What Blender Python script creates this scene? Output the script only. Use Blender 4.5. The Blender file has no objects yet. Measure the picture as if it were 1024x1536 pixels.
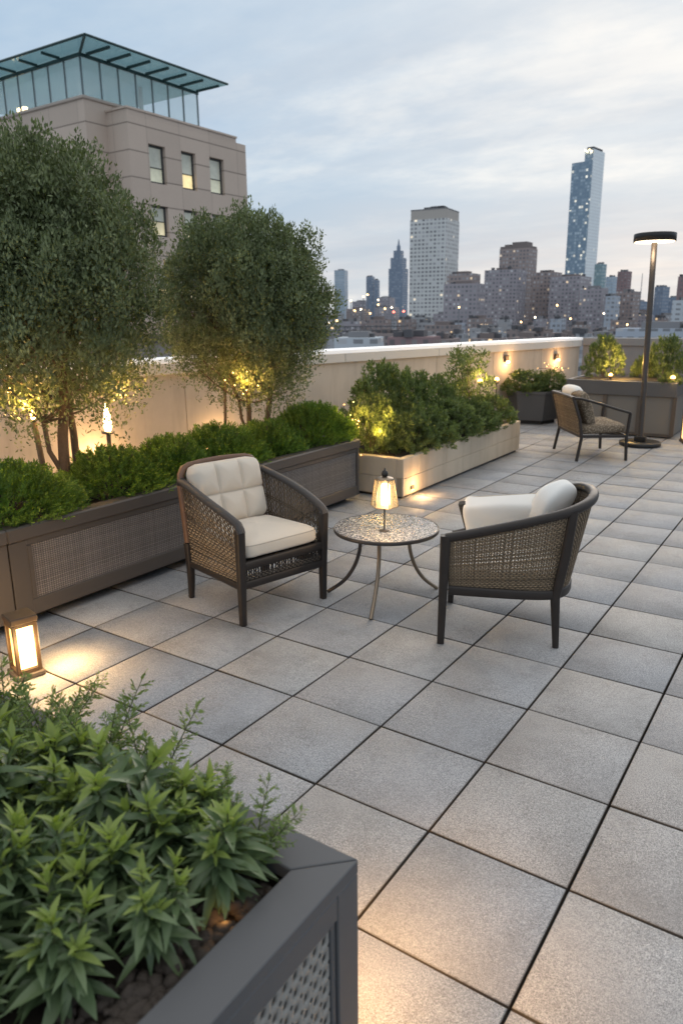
import bpy, bmesh, math, random
import numpy as np
from mathutils import Vector, Matrix

random.seed(7)
RNG = np.random.default_rng(7)
SC = bpy.context.scene
COL = SC.collection
R = math.radians

# ------------------------------------------------------------------ object helpers
def tag(o, label=None, cat=None, group=None, kind=None):
    if label: o['label'] = label
    if cat: o['category'] = cat
    if group: o['group'] = group
    if kind: o['kind'] = kind
    return o

def empty(name, loc=(0, 0, 0), rz=0.0, label=None, cat=None, group=None):
    o = bpy.data.objects.new(name, None)
    COL.objects.link(o)
    o.location = loc
    o.rotation_euler = (0, 0, rz)
    o.empty_display_size = 0.1
    return tag(o, label, cat, group)

def link(name, me, mat, parent=None, loc=None, rot=None):
    o = bpy.data.objects.new(name, me)
    COL.objects.link(o)
    if mat and not me.materials:
        for m in (mat if isinstance(mat, (list, tuple)) else [mat]):
            me.materials.append(m)
    if parent: o.parent = parent
    if loc: o.location = loc
    if rot: o.rotation_euler = rot
    return o

def copy_tree(o, parent=None):
    c = o.copy()
    COL.objects.link(c)
    c.parent = parent
    for ch in list(o.children):
        copy_tree(ch, c)
    return c

def np_mesh(name, V, F, smooth=True):
    """V (n,3); F (m,k) all faces with k corners."""
    V = np.asarray(V, dtype=np.float32); F = np.asarray(F, dtype=np.int32)
    me = bpy.data.meshes.new(name)
    me.vertices.add(len(V)); me.vertices.foreach_set('co', V.ravel())
    k = F.shape[1]
    me.loops.add(F.size); me.loops.foreach_set('vertex_index', F.ravel())
    me.polygons.add(len(F))
    me.polygons.foreach_set('loop_start', np.arange(0, F.size, k, dtype=np.int32))
    me.polygons.foreach_set('loop_total', np.full(len(F), k, dtype=np.int32))
    if smooth:
        me.polygons.foreach_set('use_smooth', np.ones(len(F), dtype=bool))
    me.update(calc_edges=True)
    return me

class MB:
    """collects boxes, tubes, lathes ... into one mesh"""
    def __init__(s):
        s.v = []; s.f = []; s.sm = []; s.mi = []
    def add(s, vs, fs, smooth=False, mi=0):
        o = len(s.v)
        s.v.extend([tuple(map(float, a)) for a in vs])
        for f in fs:
            s.f.append([i + o for i in f]); s.sm.append(smooth); s.mi.append(mi)
        return s
    def box(s, x0, x1, y0, y1, z0, z1, bev=0.0, M=None, mi=0):
        if x0 > x1: x0, x1 = x1, x0
        if y0 > y1: y0, y1 = y1, y0
        if z0 > z1: z0, z1 = z1, z0
        if bev <= 0:
            vs = [(x, y, z) for x in (x0, x1) for y in (y0, y1) for z in (z0, z1)]
            fs = [(0, 1, 3, 2), (4, 6, 7, 5), (0, 4, 5, 1), (2, 3, 7, 6), (0, 2, 6, 4), (1, 5, 7, 3)]
        else:
            b = min(bev, (x1-x0)*.45, (y1-y0)*.45, (z1-z0)*.45)
            L = [(x0, x1), (y0, y1), (z0, z1)]
            vs = []; idx = {}
            for cx in (0, 1):
                for cy in (0, 1):
                    for cz in (0, 1):
                        c = (cx, cy, cz)
                        for k in range(3):   # vertex lying on the face normal to axis k
                            p = []
                            for a in range(3):
                                e = L[a][c[a]]
                                if a != k: e += b if c[a] == 0 else -b
                                p.append(e)
                            idx[c, k] = len(vs); vs.append(p)
            fs = []
            for k in range(3):
                a, bb = [(1, 2), (2, 0), (0, 1)][k]
                for sd in (0, 1):
                    q = []
                    for (i, j) in ((0, 0), (1, 0), (1, 1), (0, 1)):
                        c = [0, 0, 0]; c[k] = sd; c[a] = i; c[bb] = j
                        q.append(idx[tuple(c), k])
                    fs.append(q if sd else q[::-1])
            for k in range(3):      # edges along axis k
                a, bb = [(1, 2), (2, 0), (0, 1)][k]
                for i in (0, 1):
                    for j in (0, 1):
                        c0 = [0, 0, 0]; c0[a] = i; c0[bb] = j; c1 = list(c0); c1[k] = 1
                        q = [idx[tuple(c0), a], idx[tuple(c1), a], idx[tuple(c1), bb], idx[tuple(c0), bb]]
                        fs.append(q if (i + j) % 2 == 1 else q[::-1])
            for c in [(i, j, k) for i in (0, 1) for j in (0, 1) for k in (0, 1)]:
                t = [idx[c, 0], idx[c, 1], idx[c, 2]]
                fs.append(t if sum(c) % 2 == 1 else t[::-1])
        if M is not None: vs = [M @ Vector(v) for v in vs]
        return s.add(vs, fs, False, mi)
    def tube(s, path, rad, n=10, sq=2.0, rw=None, cap=True, up=None, smooth=True, mi=0):
        """sweep; rad scalar or list; rw: second radius (along binormal); sq: superellipse exponent"""
        P = [Vector(p) for p in path]; m = len(P)
        rad = [rad]*m if not hasattr(rad, '__len__') else rad
        rw_ = rad if rw is None else ([rw]*m if not hasattr(rw, '__len__') else rw)
        T = []
        for i in range(m):
            t = P[min(i+1, m-1)] - P[max(i-1, 0)]
            T.append(t.normalized() if t.length > 1e-9 else Vector((0, 0, 1)))
        ref = Vector(up) if up is not None else (Vector((0, 0, 1)) if abs(T[0].z) < .9 else Vector((1, 0, 0)))
        n0 = (ref - T[0]*ref.dot(T[0])).normalized()
        vs = []; fs = []
        for i in range(m):
            if up is not None: n0 = (Vector(up) - T[i]*Vector(up).dot(T[i])).normalized()
            else: n0 = (n0 - T[i]*n0.dot(T[i])).normalized()
            b = T[i].cross(n0)
            for k in range(n):
                a = 2*math.pi*(k + .5)/n; c, d = math.cos(a), math.sin(a)
                e = 2.0/sq
                c = math.copysign(abs(c)**e, c); d = math.copysign(abs(d)**e, d)
                vs.append(P[i] + n0*(c*rad[i]) + b*(d*rw_[i]))
        for i in range(m-1):
            for k in range(n):
                fs.append((i*n+k, i*n+(k+1) % n, (i+1)*n+(k+1) % n, (i+1)*n+k))
        s.add(vs, fs, smooth, mi)
        if cap:
            s.add(vs[:n], [tuple(range(n))[::-1]], False, mi); s.add(vs[-n:], [tuple(range(n))], False, mi)
        return s
    def lathe(s, prof, n=32, c=(0, 0, 0), smooth=True, mi=0):
        vs = []; fs = []
        for r, z in prof:
            for k in range(n):
                a = 2*math.pi*k/n
                vs.append((c[0]+r*math.cos(a), c[1]+r*math.sin(a), c[2]+z))
        for i in range(len(prof)-1):
            for k in range(n):
                fs.append((i*n+k, i*n+(k+1) % n, (i+1)*n+(k+1) % n, (i+1)*n+k))
        if prof[0][0] > 1e-6: fs.append(tuple(range(n))[::-1])
        if prof[-1][0] > 1e-6: fs.append(tuple((len(prof)-1)*n+k for k in range(n)))
        return s.add(vs, fs, smooth, mi)
    def prism(s, pts, z0, z1, mi=0):
        n = len(pts)
        vs = [(x, y, z0) for x, y in pts] + [(x, y, z1) for x, y in pts]
        fs = [tuple(range(n))[::-1], tuple(range(n, 2*n))] + [(i, (i+1) % n, n+(i+1) % n, n+i) for i in range(n)]
        return s.add(vs, fs, False, mi)
    def mesh(s, name):
        me = bpy.data.meshes.new(name)
        me.from_pydata(s.v, [], s.f)
        me.polygons.foreach_set('use_smooth', s.sm)
        me.polygons.foreach_set('material_index', s.mi)
        me.update()
        return me
    def build(s, name, mat, parent=None, loc=None, rot=None):
        return link(name, s.mesh(name), mat, parent, loc, rot)

def polytubes(paths, rad, n=4, flat=1.0):
    """many thin strands as one numpy mesh. paths: list of (m,3) arrays; rad scalar"""
    V = []; F = []; off = 0
    for P in paths:
        P = np.asarray(P, float); m = len(P)
        T = np.gradient(P, axis=0); T /= np.linalg.norm(T, axis=1, keepdims=True) + 1e-12
        ref = np.array([0, 0, 1.0]) if abs(T[:, 2]).mean() < .8 else np.array([1.0, 0, 0])
        N = np.cross(T, ref); N /= np.linalg.norm(N, axis=1, keepdims=True) + 1e-12
        B = np.cross(T, N)
        for k in range(n):
            a = 2*math.pi*(k+.5)/n
            V.append(P + rad*(math.cos(a)*N + flat*math.sin(a)*B))
        i = np.arange(m-1)
        for k in range(n):
            k2 = (k+1) % n
            F.append(np.stack([off+k*m+i, off+k2*m+i, off+k2*m+i+1, off+k*m+i+1], 1))
        off += n*m
    return np.concatenate(V), np.concatenate(F)

# ------------------------------------------------------------------ materials
def newmat(name):
    m = bpy.data.materials.new(name); m.use_nodes = True
    nt = m.node_tree
    return m, nt, nt.nodes['Principled BSDF'], nt.nodes, nt.links

def ramp(nodes, stops):
    r = nodes.new('ShaderNodeValToRGB'); e = r.color_ramp.elements
    while len(e) < len(stops): e.new(.5)
    for k, (p, c) in enumerate(stops):
        e[k].position = p; e[k].color = (*c, 1) if len(c) == 3 else c
    return r

def mth(nt, op, a, b=None, c=None):
    n = nt.nodes.new('ShaderNodeMath'); n.operation = op
    for i, v in enumerate((a, b, c)):
        if v is None: continue
        if isinstance(v, (int, float)): n.inputs[i].default_value = v
        else: nt.links.new(v, n.inputs[i])
    return n.outputs[0]

def mixc(nt, fac, a, b, mode='MIX'):
    n = nt.nodes.new('ShaderNodeMix'); n.data_type = 'RGBA'; n.blend_type = mode
    for sock, v in ((n.inputs[0], fac), (n.inputs[6], a), (n.inputs[7], b)):
        if isinstance(v, (int, float)): sock.default_value = v
        elif isinstance(v, tuple): sock.default_value = (*v, 1) if len(v) == 3 else v
        else: nt.links.new(v, sock)
    return n.outputs[2]

def noise(nt, scale, detail=4, rough=.55, coord='Object', vec=None):
    n = nt.nodes.new('ShaderNodeTexNoise'); n.inputs['Scale'].default_value = scale
    n.inputs['Detail'].default_value = detail; n.inputs['Roughness'].default_value = rough
    if vec is None:
        tc = nt.nodes.new('ShaderNodeTexCoord'); vec = tc.outputs[coord]
    nt.links.new(vec, n.inputs['Vector'])
    return n.outputs['Fac']

def bump(nt, bsdf, h, strength=.3, dist=.01):
    b = nt.nodes.new('ShaderNodeBump'); b.inputs['Strength'].default_value = strength
    b.inputs['Distance'].default_value = dist
    nt.links.new(h, b.inputs['Height']); nt.links.new(b.outputs[0], bsdf.inputs['Normal'])

def simple(name, col, rough=.6, metal=0.0, var=.15, nscale=8, bmp=0.0, bscale=120, fine=0.0, spec=.5):
    m, nt, b, N, L = newmat(name)
    f = noise(nt, nscale, 5)
    c = mixc(nt, f, tuple(x*(1-var) for x in col), tuple(min(1, x*(1+var)) for x in col))
    if fine:
        f2 = noise(nt, bscale, 2)
        c = mixc(nt, fine, c, mixc(nt, f2, tuple(x*.3 for x in col), tuple(min(1, x*1.7) for x in col)))
    L.new(c, b.inputs['Base Color'])
    r = mth(nt, 'MULTIPLY_ADD', f, .25, rough-.12)
    L.new(r, b.inputs['Roughness'])
    b.inputs['Metallic'].default_value = metal
    b.inputs['Specular IOR Level'].default_value = spec
    if bmp: bump(nt, b, noise(nt, bscale, 3), bmp, .004)
    return m

def emit(name, col, strength):
    m, nt, b, N, L = newmat(name)
    b.inputs['Base Color'].default_value = (*[min(.9, c) for c in col], 1)
    b.inputs['Emission Color'].default_value = (*col, 1)
    b.inputs['Emission Strength'].default_value = strength
    b.inputs['Roughness'].default_value = .5
    return m

def leafmat(name, dark, mid, lite, trans=.3, rough=.5):
    m, nt, b, N, L = newmat(name)
    g = N.new('ShaderNodeNewGeometry')
    oi = N.new('ShaderNodeObjectInfo')
    f = mth(nt, 'FRACT', mth(nt, 'ADD', g.outputs['Random Per Island'], oi.outputs['Random']))
    r = ramp(N, [(0, dark), (.55, mid), (1, lite)])
    L.new(f, r.inputs[0])
    n2 = noise(nt, 4.0, 3)
    nr = ramp(N, [(.30, tuple(x*.55 for x in mid)), (.52, mid), (.72, lite)]); L.new(n2, nr.inputs[0])
    c = mixc(nt, .58, r.outputs[0], nr.outputs[0])
    L.new(c, b.inputs['Base Color'])
    b.inputs['Roughness'].default_value = rough
    b.inputs['Specular IOR Level'].default_value = .35
    t = N.new('ShaderNodeBsdfTranslucent')
    L.new(mixc(nt, 1.0, c, (1.5, 1.6, .7), 'MULTIPLY'), t.inputs['Color'])
    mx = N.new('ShaderNodeMixShader'); mx.inputs[0].default_value = trans
    L.new(b.outputs[0], mx.inputs[1]); L.new(t.outputs[0], mx.inputs[2])
    L.new(mx.outputs[0], N['Material Output'].inputs['Surface'])
    return m

M = {}
# granite pavers: every slab is a mesh island with its own tint
def paver_mat():
    m, nt, b, N, L = newmat('granite_paver')
    g = N.new('ShaderNodeNewGeometry')
    tc = N.new('ShaderNodeTexCoord')
    isl = g.outputs['Random Per Island']
    tint = ramp(N, [(0, (.290, .301, .318)), (.3, (.326, .331, .340)), (.6, (.350, .349, .346)), (.85, (.308, .312, .322)), (1, (.374, .369, .360))])
    L.new(isl, tint.inputs[0])
    fine = noise(nt, 420, 2, .6); sp = ramp(N, [(.30, (.32, .32, .32)), (.5, (1.0, 1.0, 1.0)), (.70, (1.78, 1.76, 1.74))]); L.new(fine, sp.inputs[0])
    med = noise(nt, 140, 3, .7); sp2 = ramp(N, [(.34, (.74, .74, .75)), (.62, (1.16, 1.15, 1.14))]); L.new(med, sp2.inputs[0])
    big = noise(nt, 2.2, 5, .6); st = ramp(N, [(.3, (.84, .835, .83)), (.68, (1.09, 1.09, 1.1))]); L.new(big, st.inputs[0])
    c = mixc(nt, 1, tint.outputs[0], sp.outputs[0], 'MULTIPLY')
    c = mixc(nt, 1, c, sp2.outputs[0], 'MULTIPLY')
    c = mixc(nt, 1, c, st.outputs[0], 'MULTIPLY')
    # faint dark weathering stains
    sn = noise(nt, 7.5, 6, .7); sr = ramp(N, [(.33, (.66, .65, .63)), (.47, (1, 1, 1))]); L.new(sn, sr.inputs[0])
    c = mixc(nt, .38, c, mixc(nt, 1, c, sr.outputs[0], 'MULTIPLY'))
    wn_ = noise(nt, 1.1, 7, .68); wr = ramp(N, [(.36, (.70, .70, .705)), (.50, (1, 1, 1)), (.66, (1.0, 1.0, 1.0)), (.76, (1.10, 1.09, 1.06))]); L.new(wn_, wr.inputs[0])
    c = mixc(nt, .38, c, mixc(nt, 1, c, wr.outputs[0], 'MULTIPLY'))
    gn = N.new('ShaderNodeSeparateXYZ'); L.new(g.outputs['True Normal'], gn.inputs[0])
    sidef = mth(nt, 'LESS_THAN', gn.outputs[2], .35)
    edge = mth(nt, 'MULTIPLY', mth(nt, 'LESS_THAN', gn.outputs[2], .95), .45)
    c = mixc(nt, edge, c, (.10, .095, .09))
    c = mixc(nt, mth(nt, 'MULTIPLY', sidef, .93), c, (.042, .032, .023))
    L.new(c, b.inputs['Base Color'])
    L.new(mth(nt, 'MULTIPLY_ADD', big, .3, .5), b.inputs['Roughness'])
    b.inputs['Specular IOR Level'].default_value = .4
    bump(nt, b, mth(nt, 'ADD', fine, mth(nt, 'MULTIPLY', med, .7)), .35, .002)
    return m
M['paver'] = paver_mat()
M['joint'] = simple('dark_joint_bed', (.012, .011, .010), .9, bmp=.3)

def weave_mat(name, light, dark, px, pz, axis='y'):
    """basket weave drawn as a grid of raised light strands (object coordinates)"""
    m, nt, b, N, L = newmat(name)
    tc = N.new('ShaderNodeTexCoord'); sx = N.new('ShaderNodeSeparateXYZ'); L.new(tc.outputs['Object'], sx.inputs[0])
    wob = noise(nt, 5, 2); 
    u = mth(nt, 'MULTIPLY', mth(nt, 'ADD', sx.outputs[{'x': 0, 'y': 1}[axis]], mth(nt, 'MULTIPLY', wob, .01)), 1/px)
    v = mth(nt, 'MULTIPLY', mth(nt, 'ADD', sx.outputs[2], mth(nt, 'MULTIPLY', wob, .008)), 1/pz)
    fu = mth(nt, 'FLOOR', u); fv = mth(nt, 'FLOOR', v)
    par = mth(nt, 'MODULO', mth(nt, 'ABSOLUTE', mth(nt, 'ADD', fu, fv)), 2.0)
    su = mth(nt, 'ABSOLUTE', mth(nt, 'SINE', mth(nt, 'MULTIPLY', u, math.pi)))
    sv = mth(nt, 'ABSOLUTE', mth(nt, 'SINE', mth(nt, 'MULTIPLY', v, math.pi)))
    h = mth(nt, 'ADD', mth(nt, 'MULTIPLY', par, mth(nt, 'MULTIPLY', su, mth(nt, 'POWER', sv, .5))),
            mth(nt, 'MULTIPLY', mth(nt, 'SUBTRACT', 1.0, par), mth(nt, 'MULTIPLY', sv, mth(nt, 'POWER', su, .5))))
    wn = N.new('ShaderNodeTexWhiteNoise'); wn.noise_dimensions = '1D'; L.new(fv, wn.inputs['W'])
    wn2 = N.new('ShaderNodeTexWhiteNoise'); wn2.noise_dimensions = '1D'; L.new(fu, wn2.inputs['W'])
    k = mth(nt, 'ADD', mth(nt, 'MULTIPLY', wn.outputs['Value'], .35), mth(nt, 'MULTIPLY', wn2.outputs['Value'], .25))
    hh = mth(nt, 'MULTIPLY', h, mth(nt, 'ADD', .55, k))
    r = ramp(N, [(.06, dark), (.45, tuple((a+c)/2 for a, c in zip(light, dark))), (.95, light)]); L.new(hh, r.inputs[0])
    blot = noise(nt, 3, 3); c = mixc(nt, .4, r.outputs[0], mixc(nt, blot, (0.02, .018, .016), r.outputs[0]))
    L.new(c, b.inputs['Base Color']); b.inputs['Roughness'].default_value = .62
    bump(nt, b, h, .8, .006)
    return m

M['bronze'] = simple('bronze_planter_frame', (.090, .076, .066), .5, .25, .18, 3, .12, 300)
M['bronze_lit'] = M['bronze']
M['charcoal'] = simple('charcoal_powder_coat', (.085, .088, .095), .5, .15, .10, 4, .10, 500)
M['weave_pl'] = weave_mat('planter_weave', (.36, .32, .30), (.055, .047, .042), .016, .013)
M['soil'] = simple('dark_soil', (.030, .022, .016), .95, 0, .5, 40, .9, 90, .5)
M['stone'] = simple('cream_stone', (.52, .43, .33), .75, 0, .10, 6, .15, 160, .12)
M['stone_joint'] = simple('stone_joint', (.30, .25, .19), .9)
M['render'] = simple('cream_wall_render', (.56, .49, .40), .8, 0, .10, 1.6, .2, 90, .08)
def streaky(name, col):
    m, nt, b, N, L = newmat(name)
    tc = N.new('ShaderNodeTexCoord'); mp_ = N.new('ShaderNodeMapping'); mp_.inputs['Scale'].default_value = (3.0, 3.0, .35); L.new(tc.outputs['Object'], mp_.inputs[0])
    st_ = noise(nt, 2.2, 6, .62, vec=mp_.outputs[0]); bl_ = noise(nt, 1.3, 6, .6); fi = noise(nt, 90, 3)
    r1 = ramp(N, [(.34, (.78, .77, .75)), (.52, (1, 1, 1))]); L.new(st_, r1.inputs[0])
    r2 = ramp(N, [(.32, (.86, .86, .86)), (.60, (1.04, 1.04, 1.04))]); L.new(bl_, r2.inputs[0])
    c = mixc(nt, .6, col, mixc(nt, 1, col, r1.outputs[0], 'MULTIPLY')); c = mixc(nt, 1, c, r2.outputs[0], 'MULTIPLY')
    L.new(c, b.inputs['Base Color']); b.inputs['Roughness'].default_value = .82; bump(nt, b, mth(nt, 'ADD', fi, bl_), .2, .004)
    return m
M['render'] = streaky('cream_wall_render', (.57, .495, .405))
M['stone'] = streaky('cream_stone', (.53, .44, .335))
M['coping'] = simple('pale_coping', (.66, .62, .56), .6, 0, .08, 2, .08, 120)
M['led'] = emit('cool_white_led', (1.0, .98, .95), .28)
M['grey_wall'] = simple('grey_end_wall', (.22, .22, .22), .8, 0, .15, 2, .1, 90)
M['plinth'] = simple('black_plinth', (.02, .02, .02), .8)
M['frame_dk'] = simple('dark_brown_chair_frame', (.030, .024, .021), .45, .0, .25, 14, .1, 260, spec=.35)
M['frame_wood'] = simple('brown_wood_rail', (.16, .085, .050), .45, 0, .25, 25, .1, 220)
def wrap_mat():
    m, nt, b, N, L = newmat('wrapped_cane_arm')
    tc = N.new('ShaderNodeTexCoord'); sx = N.new('ShaderNodeSeparateXYZ'); L.new(tc.outputs['Object'], sx.inputs[0])
    w = mth(nt, 'ABSOLUTE', mth(nt, 'SINE', mth(nt, 'MULTIPLY', mth(nt, 'ADD', sx.outputs[0], mth(nt, 'MULTIPLY', sx.outputs[1], .4)), 380.0)))
    c = mixc(nt, w, (.014, .012, .012), (.062, .056, .056)); L.new(c, b.inputs['Base Color'])
    b.inputs['Roughness'].default_value = .5; bump(nt, b, w, .7, .004)
    return m
M['wrap'] = wrap_mat()
def strandmat(name, a, bcol):
    m, nt, b, N, L = newmat(name)
    g = N.new('ShaderNodeNewGeometry')
    r = ramp(N, [(0, a), (1, bcol)]); L.new(g.outputs['Random Per Island'], r.inputs[0])
    n = noise(nt, 60, 2); c = mixc(nt, .4, r.outputs[0], mixc(nt, n, tuple(x*.4 for x in a), bcol))
    L.new(c, b.inputs['Base Color']); b.inputs['Roughness'].default_value = .5
    return m
M['cane'] = strandmat('tan_cane_strand', (.22, .155, .09), (.52, .40, .26))
M['cane_mid'] = strandmat('brown_tan_cane_strand', (.135, .095, .058), (.36, .265, .165))
M['cane_dk'] = strandmat('brown_cane_strand', (.060, .042, .028), (.16, .115, .072))
M['cane_grey'] = strandmat('grey_brown_cord', (.050, .042, .036), (.13, .105, .08))
def fabric(name, col, var=.08):
    m, nt, b, N, L = newmat(name)
    f = noise(nt, 5, 4); th = noise(nt, 420, 2)
    c = mixc(nt, f, tuple(x*(1-var) for x in col), col)
    c = mixc(nt, .22, c, mixc(nt, th, tuple(x*.55 for x in col), tuple(min(1, x*1.25) for x in col)))
    L.new(c, b.inputs['Base Color']); b.inputs['Roughness'].default_value = .9
    b.inputs['Sheen Weight'].default_value = .15
    h = mth(nt, 'ADD', mth(nt, 'MULTIPLY', th, .15), noise(nt, 9, 3))
    bump(nt, b, h, .25, .012)
    return m
M['cream'] = fabric('cream_cushion_fabric', (.66, .59, .50))
M['white_fab'] = fabric('white_cushion_fabric', (.84, .82, .78))
M['fringe'] = fabric('dark_fringe', (.05, .045, .04))
def pattern_fab():
    m, nt, b, N, L = newmat('patterned_fabric')
    tc = N.new('ShaderNodeTexCoord'); v = N.new('ShaderNodeTexVoronoi'); v.inputs['Scale'].default_value = 55
    L.new(tc.outputs['Object'], v.inputs['Vector'])
    r = ramp(N, [(.20, (.36, .29, .21)), (.55, (.12, .09, .06))]); L.new(v.outputs['Distance'], r.inputs[0])
    L.new(r.outputs[0], b.inputs['Base Color']); b.inputs['Roughness'].default_value = .9
    return m
M['pattern'] = pattern_fab()
M['steel_br'] = simple('brushed_bronze_leg', (.28, .22, .16), .38, .75, .15, 20)
M['steel_dk'] = simple('dark_bronze_leg', (.085, .075, .07), .42, .6, .15, 20)
def terrazzo():
    m, nt, b, N, L = newmat('mosaic_tabletop')
    tc = N.new('ShaderNodeTexCoord'); v = N.new('ShaderNodeTexVoronoi'); v.inputs['Scale'].default_value = 150
    L.new(tc.outputs['Object'], v.inputs['Vector'])
    sx = N.new('ShaderNodeSeparateColor'); L.new(v.outputs['Color'], sx.inputs[0])
    r = ramp(N, [(0, (.06, .07, .10)), (.3, (.17, .18, .21)), (.58, (.32, .31, .30)), (.82, (.70, .68, .65))]); r.color_ramp.interpolation = 'CONSTANT'
    L.new(sx.outputs[0], r.inputs[0])
    L.new(r.outputs[0], b.inputs['Base Color'])
    L.new(mth(nt, 'MULTIPLY_ADD', sx.outputs[1], .3, .06), b.inputs['Roughness'])
    bump(nt, b, mth(nt, 'ADD', sx.outputs[2], noise(nt, 160, 3)), .8, .006)
    b.inputs['Specular IOR Level'].default_value = .7
    return m
M['mosaic'] = terrazzo()
def emitv(name, col, strength):
    m, nt, b, N, L = newmat(name)
    f = noise(nt, .9, 4, .6); f2 = noise(nt, 4.0, 3)
    tc = N.new('ShaderNodeTexCoord'); sx = N.new('ShaderNodeSeparateXYZ'); L.new(tc.outputs['Generated'], sx.inputs[0])
    c = mixc(nt, f2, tuple(x*.72 for x in col), tuple(min(1, x*1.15) for x in col))
    L.new(c, b.inputs['Emission Color']); b.inputs['Base Color'].default_value = (.10, .11, .11, 1); b.inputs['Roughness'].default_value = .08
    g = mth(nt, 'ADD', mth(nt, 'MULTIPLY', f, 1.1), mth(nt, 'MULTIPLY', sx.outputs[2], -.35))
    L.new(mth(nt, 'MULTIPLY', mth(nt, 'ADD', g, .55), strength), b.inputs['Emission Strength'])
    return m
M['warm_core'] = emit('warm_candle_tube', (1.0, .72, .36), 7.0)
M['warm_panel'] = emit('warm_lantern_panel', (1.0, .72, .38), 3.0)
M['warm_soft'] = emit('warm_soft_panel', (1.0, .62, .25), 1.5)
M['warm_dim'] = emit('warm_dim_panel', (1.0, .66, .28), 1.1)
M['warm_bulb'] = emit('warm_bulb', (1.0, .58, .18), 12.0)
M['warm_flame'] = emit('warm_flame', (1.0, .70, .32), 12.0)
M['sconce'] = emit('warm_sconce_lens', (1.0, .62, .27), 10.0)
M['disc_light'] = emit('warm_disc_light', (1.0, .80, .55), 3.5)
def glassmat(name, col, rough=.05, mixf=.75):
    m, nt, b, N, L = newmat(name)
    b.inputs['Base Color'].default_value = (*col, 1); b.inputs['Roughness'].default_value = rough
    b.inputs['Specular IOR Level'].default_value = .8
    tr = N.new('ShaderNodeBsdfTransparent'); tr.inputs[0].default_value = (*[.55+.45*c for c in col], 1)
    mx = N.new('ShaderNodeMixShader'); mx.inputs[0].default_value = mixf
    L.new(b.outputs[0], mx.inputs[1]); L.new(tr.outputs[0], mx.inputs[2])
    L.new(mx.outputs[0], N['Material Output'].inputs['Surface'])
    return m
M['amber_glass'] = glassmat('amber_lamp_glass', (.85, .78, .58), .06, .80)
M['lantern_wood'] = simple('teak_lantern_frame', (.055, .034, .020), .5, 0, .3, 22, .15, 200)
M['black_metal'] = simple('black_metal', (.022, .021, .021), .4, .3, .15, 10)
M['bark'] = simple('brown_bark', (.105, .075, .055), .9, 0, .45, 30, .9, 70, .3)
M['bark_warm'] = simple('pale_bark', (.17, .125, .085), .9, 0, .4, 26, .9, 60, .3)
M['leaf_tree'] = leafmat('olive_tree_leaf', (.045, .064, .030), (.125, .158, .070), (.30, .345, .18), .17)
M['leaf_box'] = leafmat('boxwood_leaf', (.038, .078, .013), (.108, .188, .030), (.235, .335, .070), .28)
M['leaf_shrub'] = leafmat('shrub_leaf', (.045, .072, .028), (.125, .17, .062), (.27, .32, .14), .32)
M['leaf_fg'] = leafmat('glossy_lance_leaf', (.046, .080, .044), (.110, .165, .082), (.215, .28, .14), .24, .30)
M['leaf_tip'] = leafmat('young_tip_leaf', (.15, .205, .052), (.25, .325, .085), (.37, .45, .14), .33, .38)
M['leaf_fern'] = leafmat('feathery_leaf', (.075, .12, .045), (.155, .225, .08), (.27, .35, .125), .3, .45)
M['stem'] = simple('green_stem', (.07, .085, .03), .7)
M['pebble'] = simple('dark_pebble', (.060, .048, .040), .85, 0, .45, 14, .5, 90, .3)

# ------------------------------------------------------------------ foliage generators
def unit(a): return a / (np.linalg.norm(a, axis=-1, keepdims=True) + 1e-12)

def leaf_mesh(name, P, D, L, W, fold=.35, droop=0.0, hint=None, jit=.55):
    """kite-shaped folded leaves: P base points, D directions, L lengths, W widths"""
    n = len(P); D = unit(D)
    rnd = unit(RNG.normal(size=(n, 3)))
    if hint is not None: rnd = unit(hint + rnd*jit)
    S = unit(np.cross(D, rnd)); N = np.cross(S, D)
    L = np.broadcast_to(np.asarray(L, float), (n,))[:, None]; W = np.broadcast_to(np.asarray(W, float), (n,))[:, None]
    mid = P + D*L*.48
    V = np.stack([P, mid + S*W*.5 + N*W*fold, P + D*L - N*L*droop, mid - S*W*.5 + N*W*fold], 1).reshape(-1, 3)
    i = np.arange(n)[:, None]*4
    F = np.concatenate([i + np.array([[0, 1, 2]]), i + np.array([[0, 2, 3]])], 0)
    return np_mesh(name, V, F, smooth=False)

def lance_mesh(name, P, D, UPV, L, W, curl=.25, seg=5):
    """larger curved leaves with a midrib fold, seg segments long"""
    n = len(P); D = unit(D); S = unit(np.cross(D, UPV)); N = np.cross(S, D)
    L = np.asarray(L, float)[:, None]; W = np.asarray(W, float)[:, None]
    curl = np.broadcast_to(np.asarray(curl, float), (n,))[:, None]
    rows = []
    for k in range(seg+1):
        t = k/seg
        w = (math.sin(math.pi*min(1, t**.8*.96+.04)))**.8 * .5
        if k == seg: w = 0.02
        c = P + D*L*(t - .25*abs(1)*0) - N*L*curl*t*t
        up = N*W*w*.55
        rows += [c + S*W*w + up, c, c - S*W*w + up]
    V = np.stack(rows, 1).reshape(-1, 3)
    f = []
    for k in range(seg):
        a = k*3
        f += [[a, a+3, a+4, a+1], [a+1, a+4, a+5, a+2]]
    f = np.array(f); m = 3*(seg+1)
    F = (np.arange(n)[:, None, None]*m + f[None]).reshape(-1, 4)
    return np_mesh(name, V, F, smooth=True)

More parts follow.
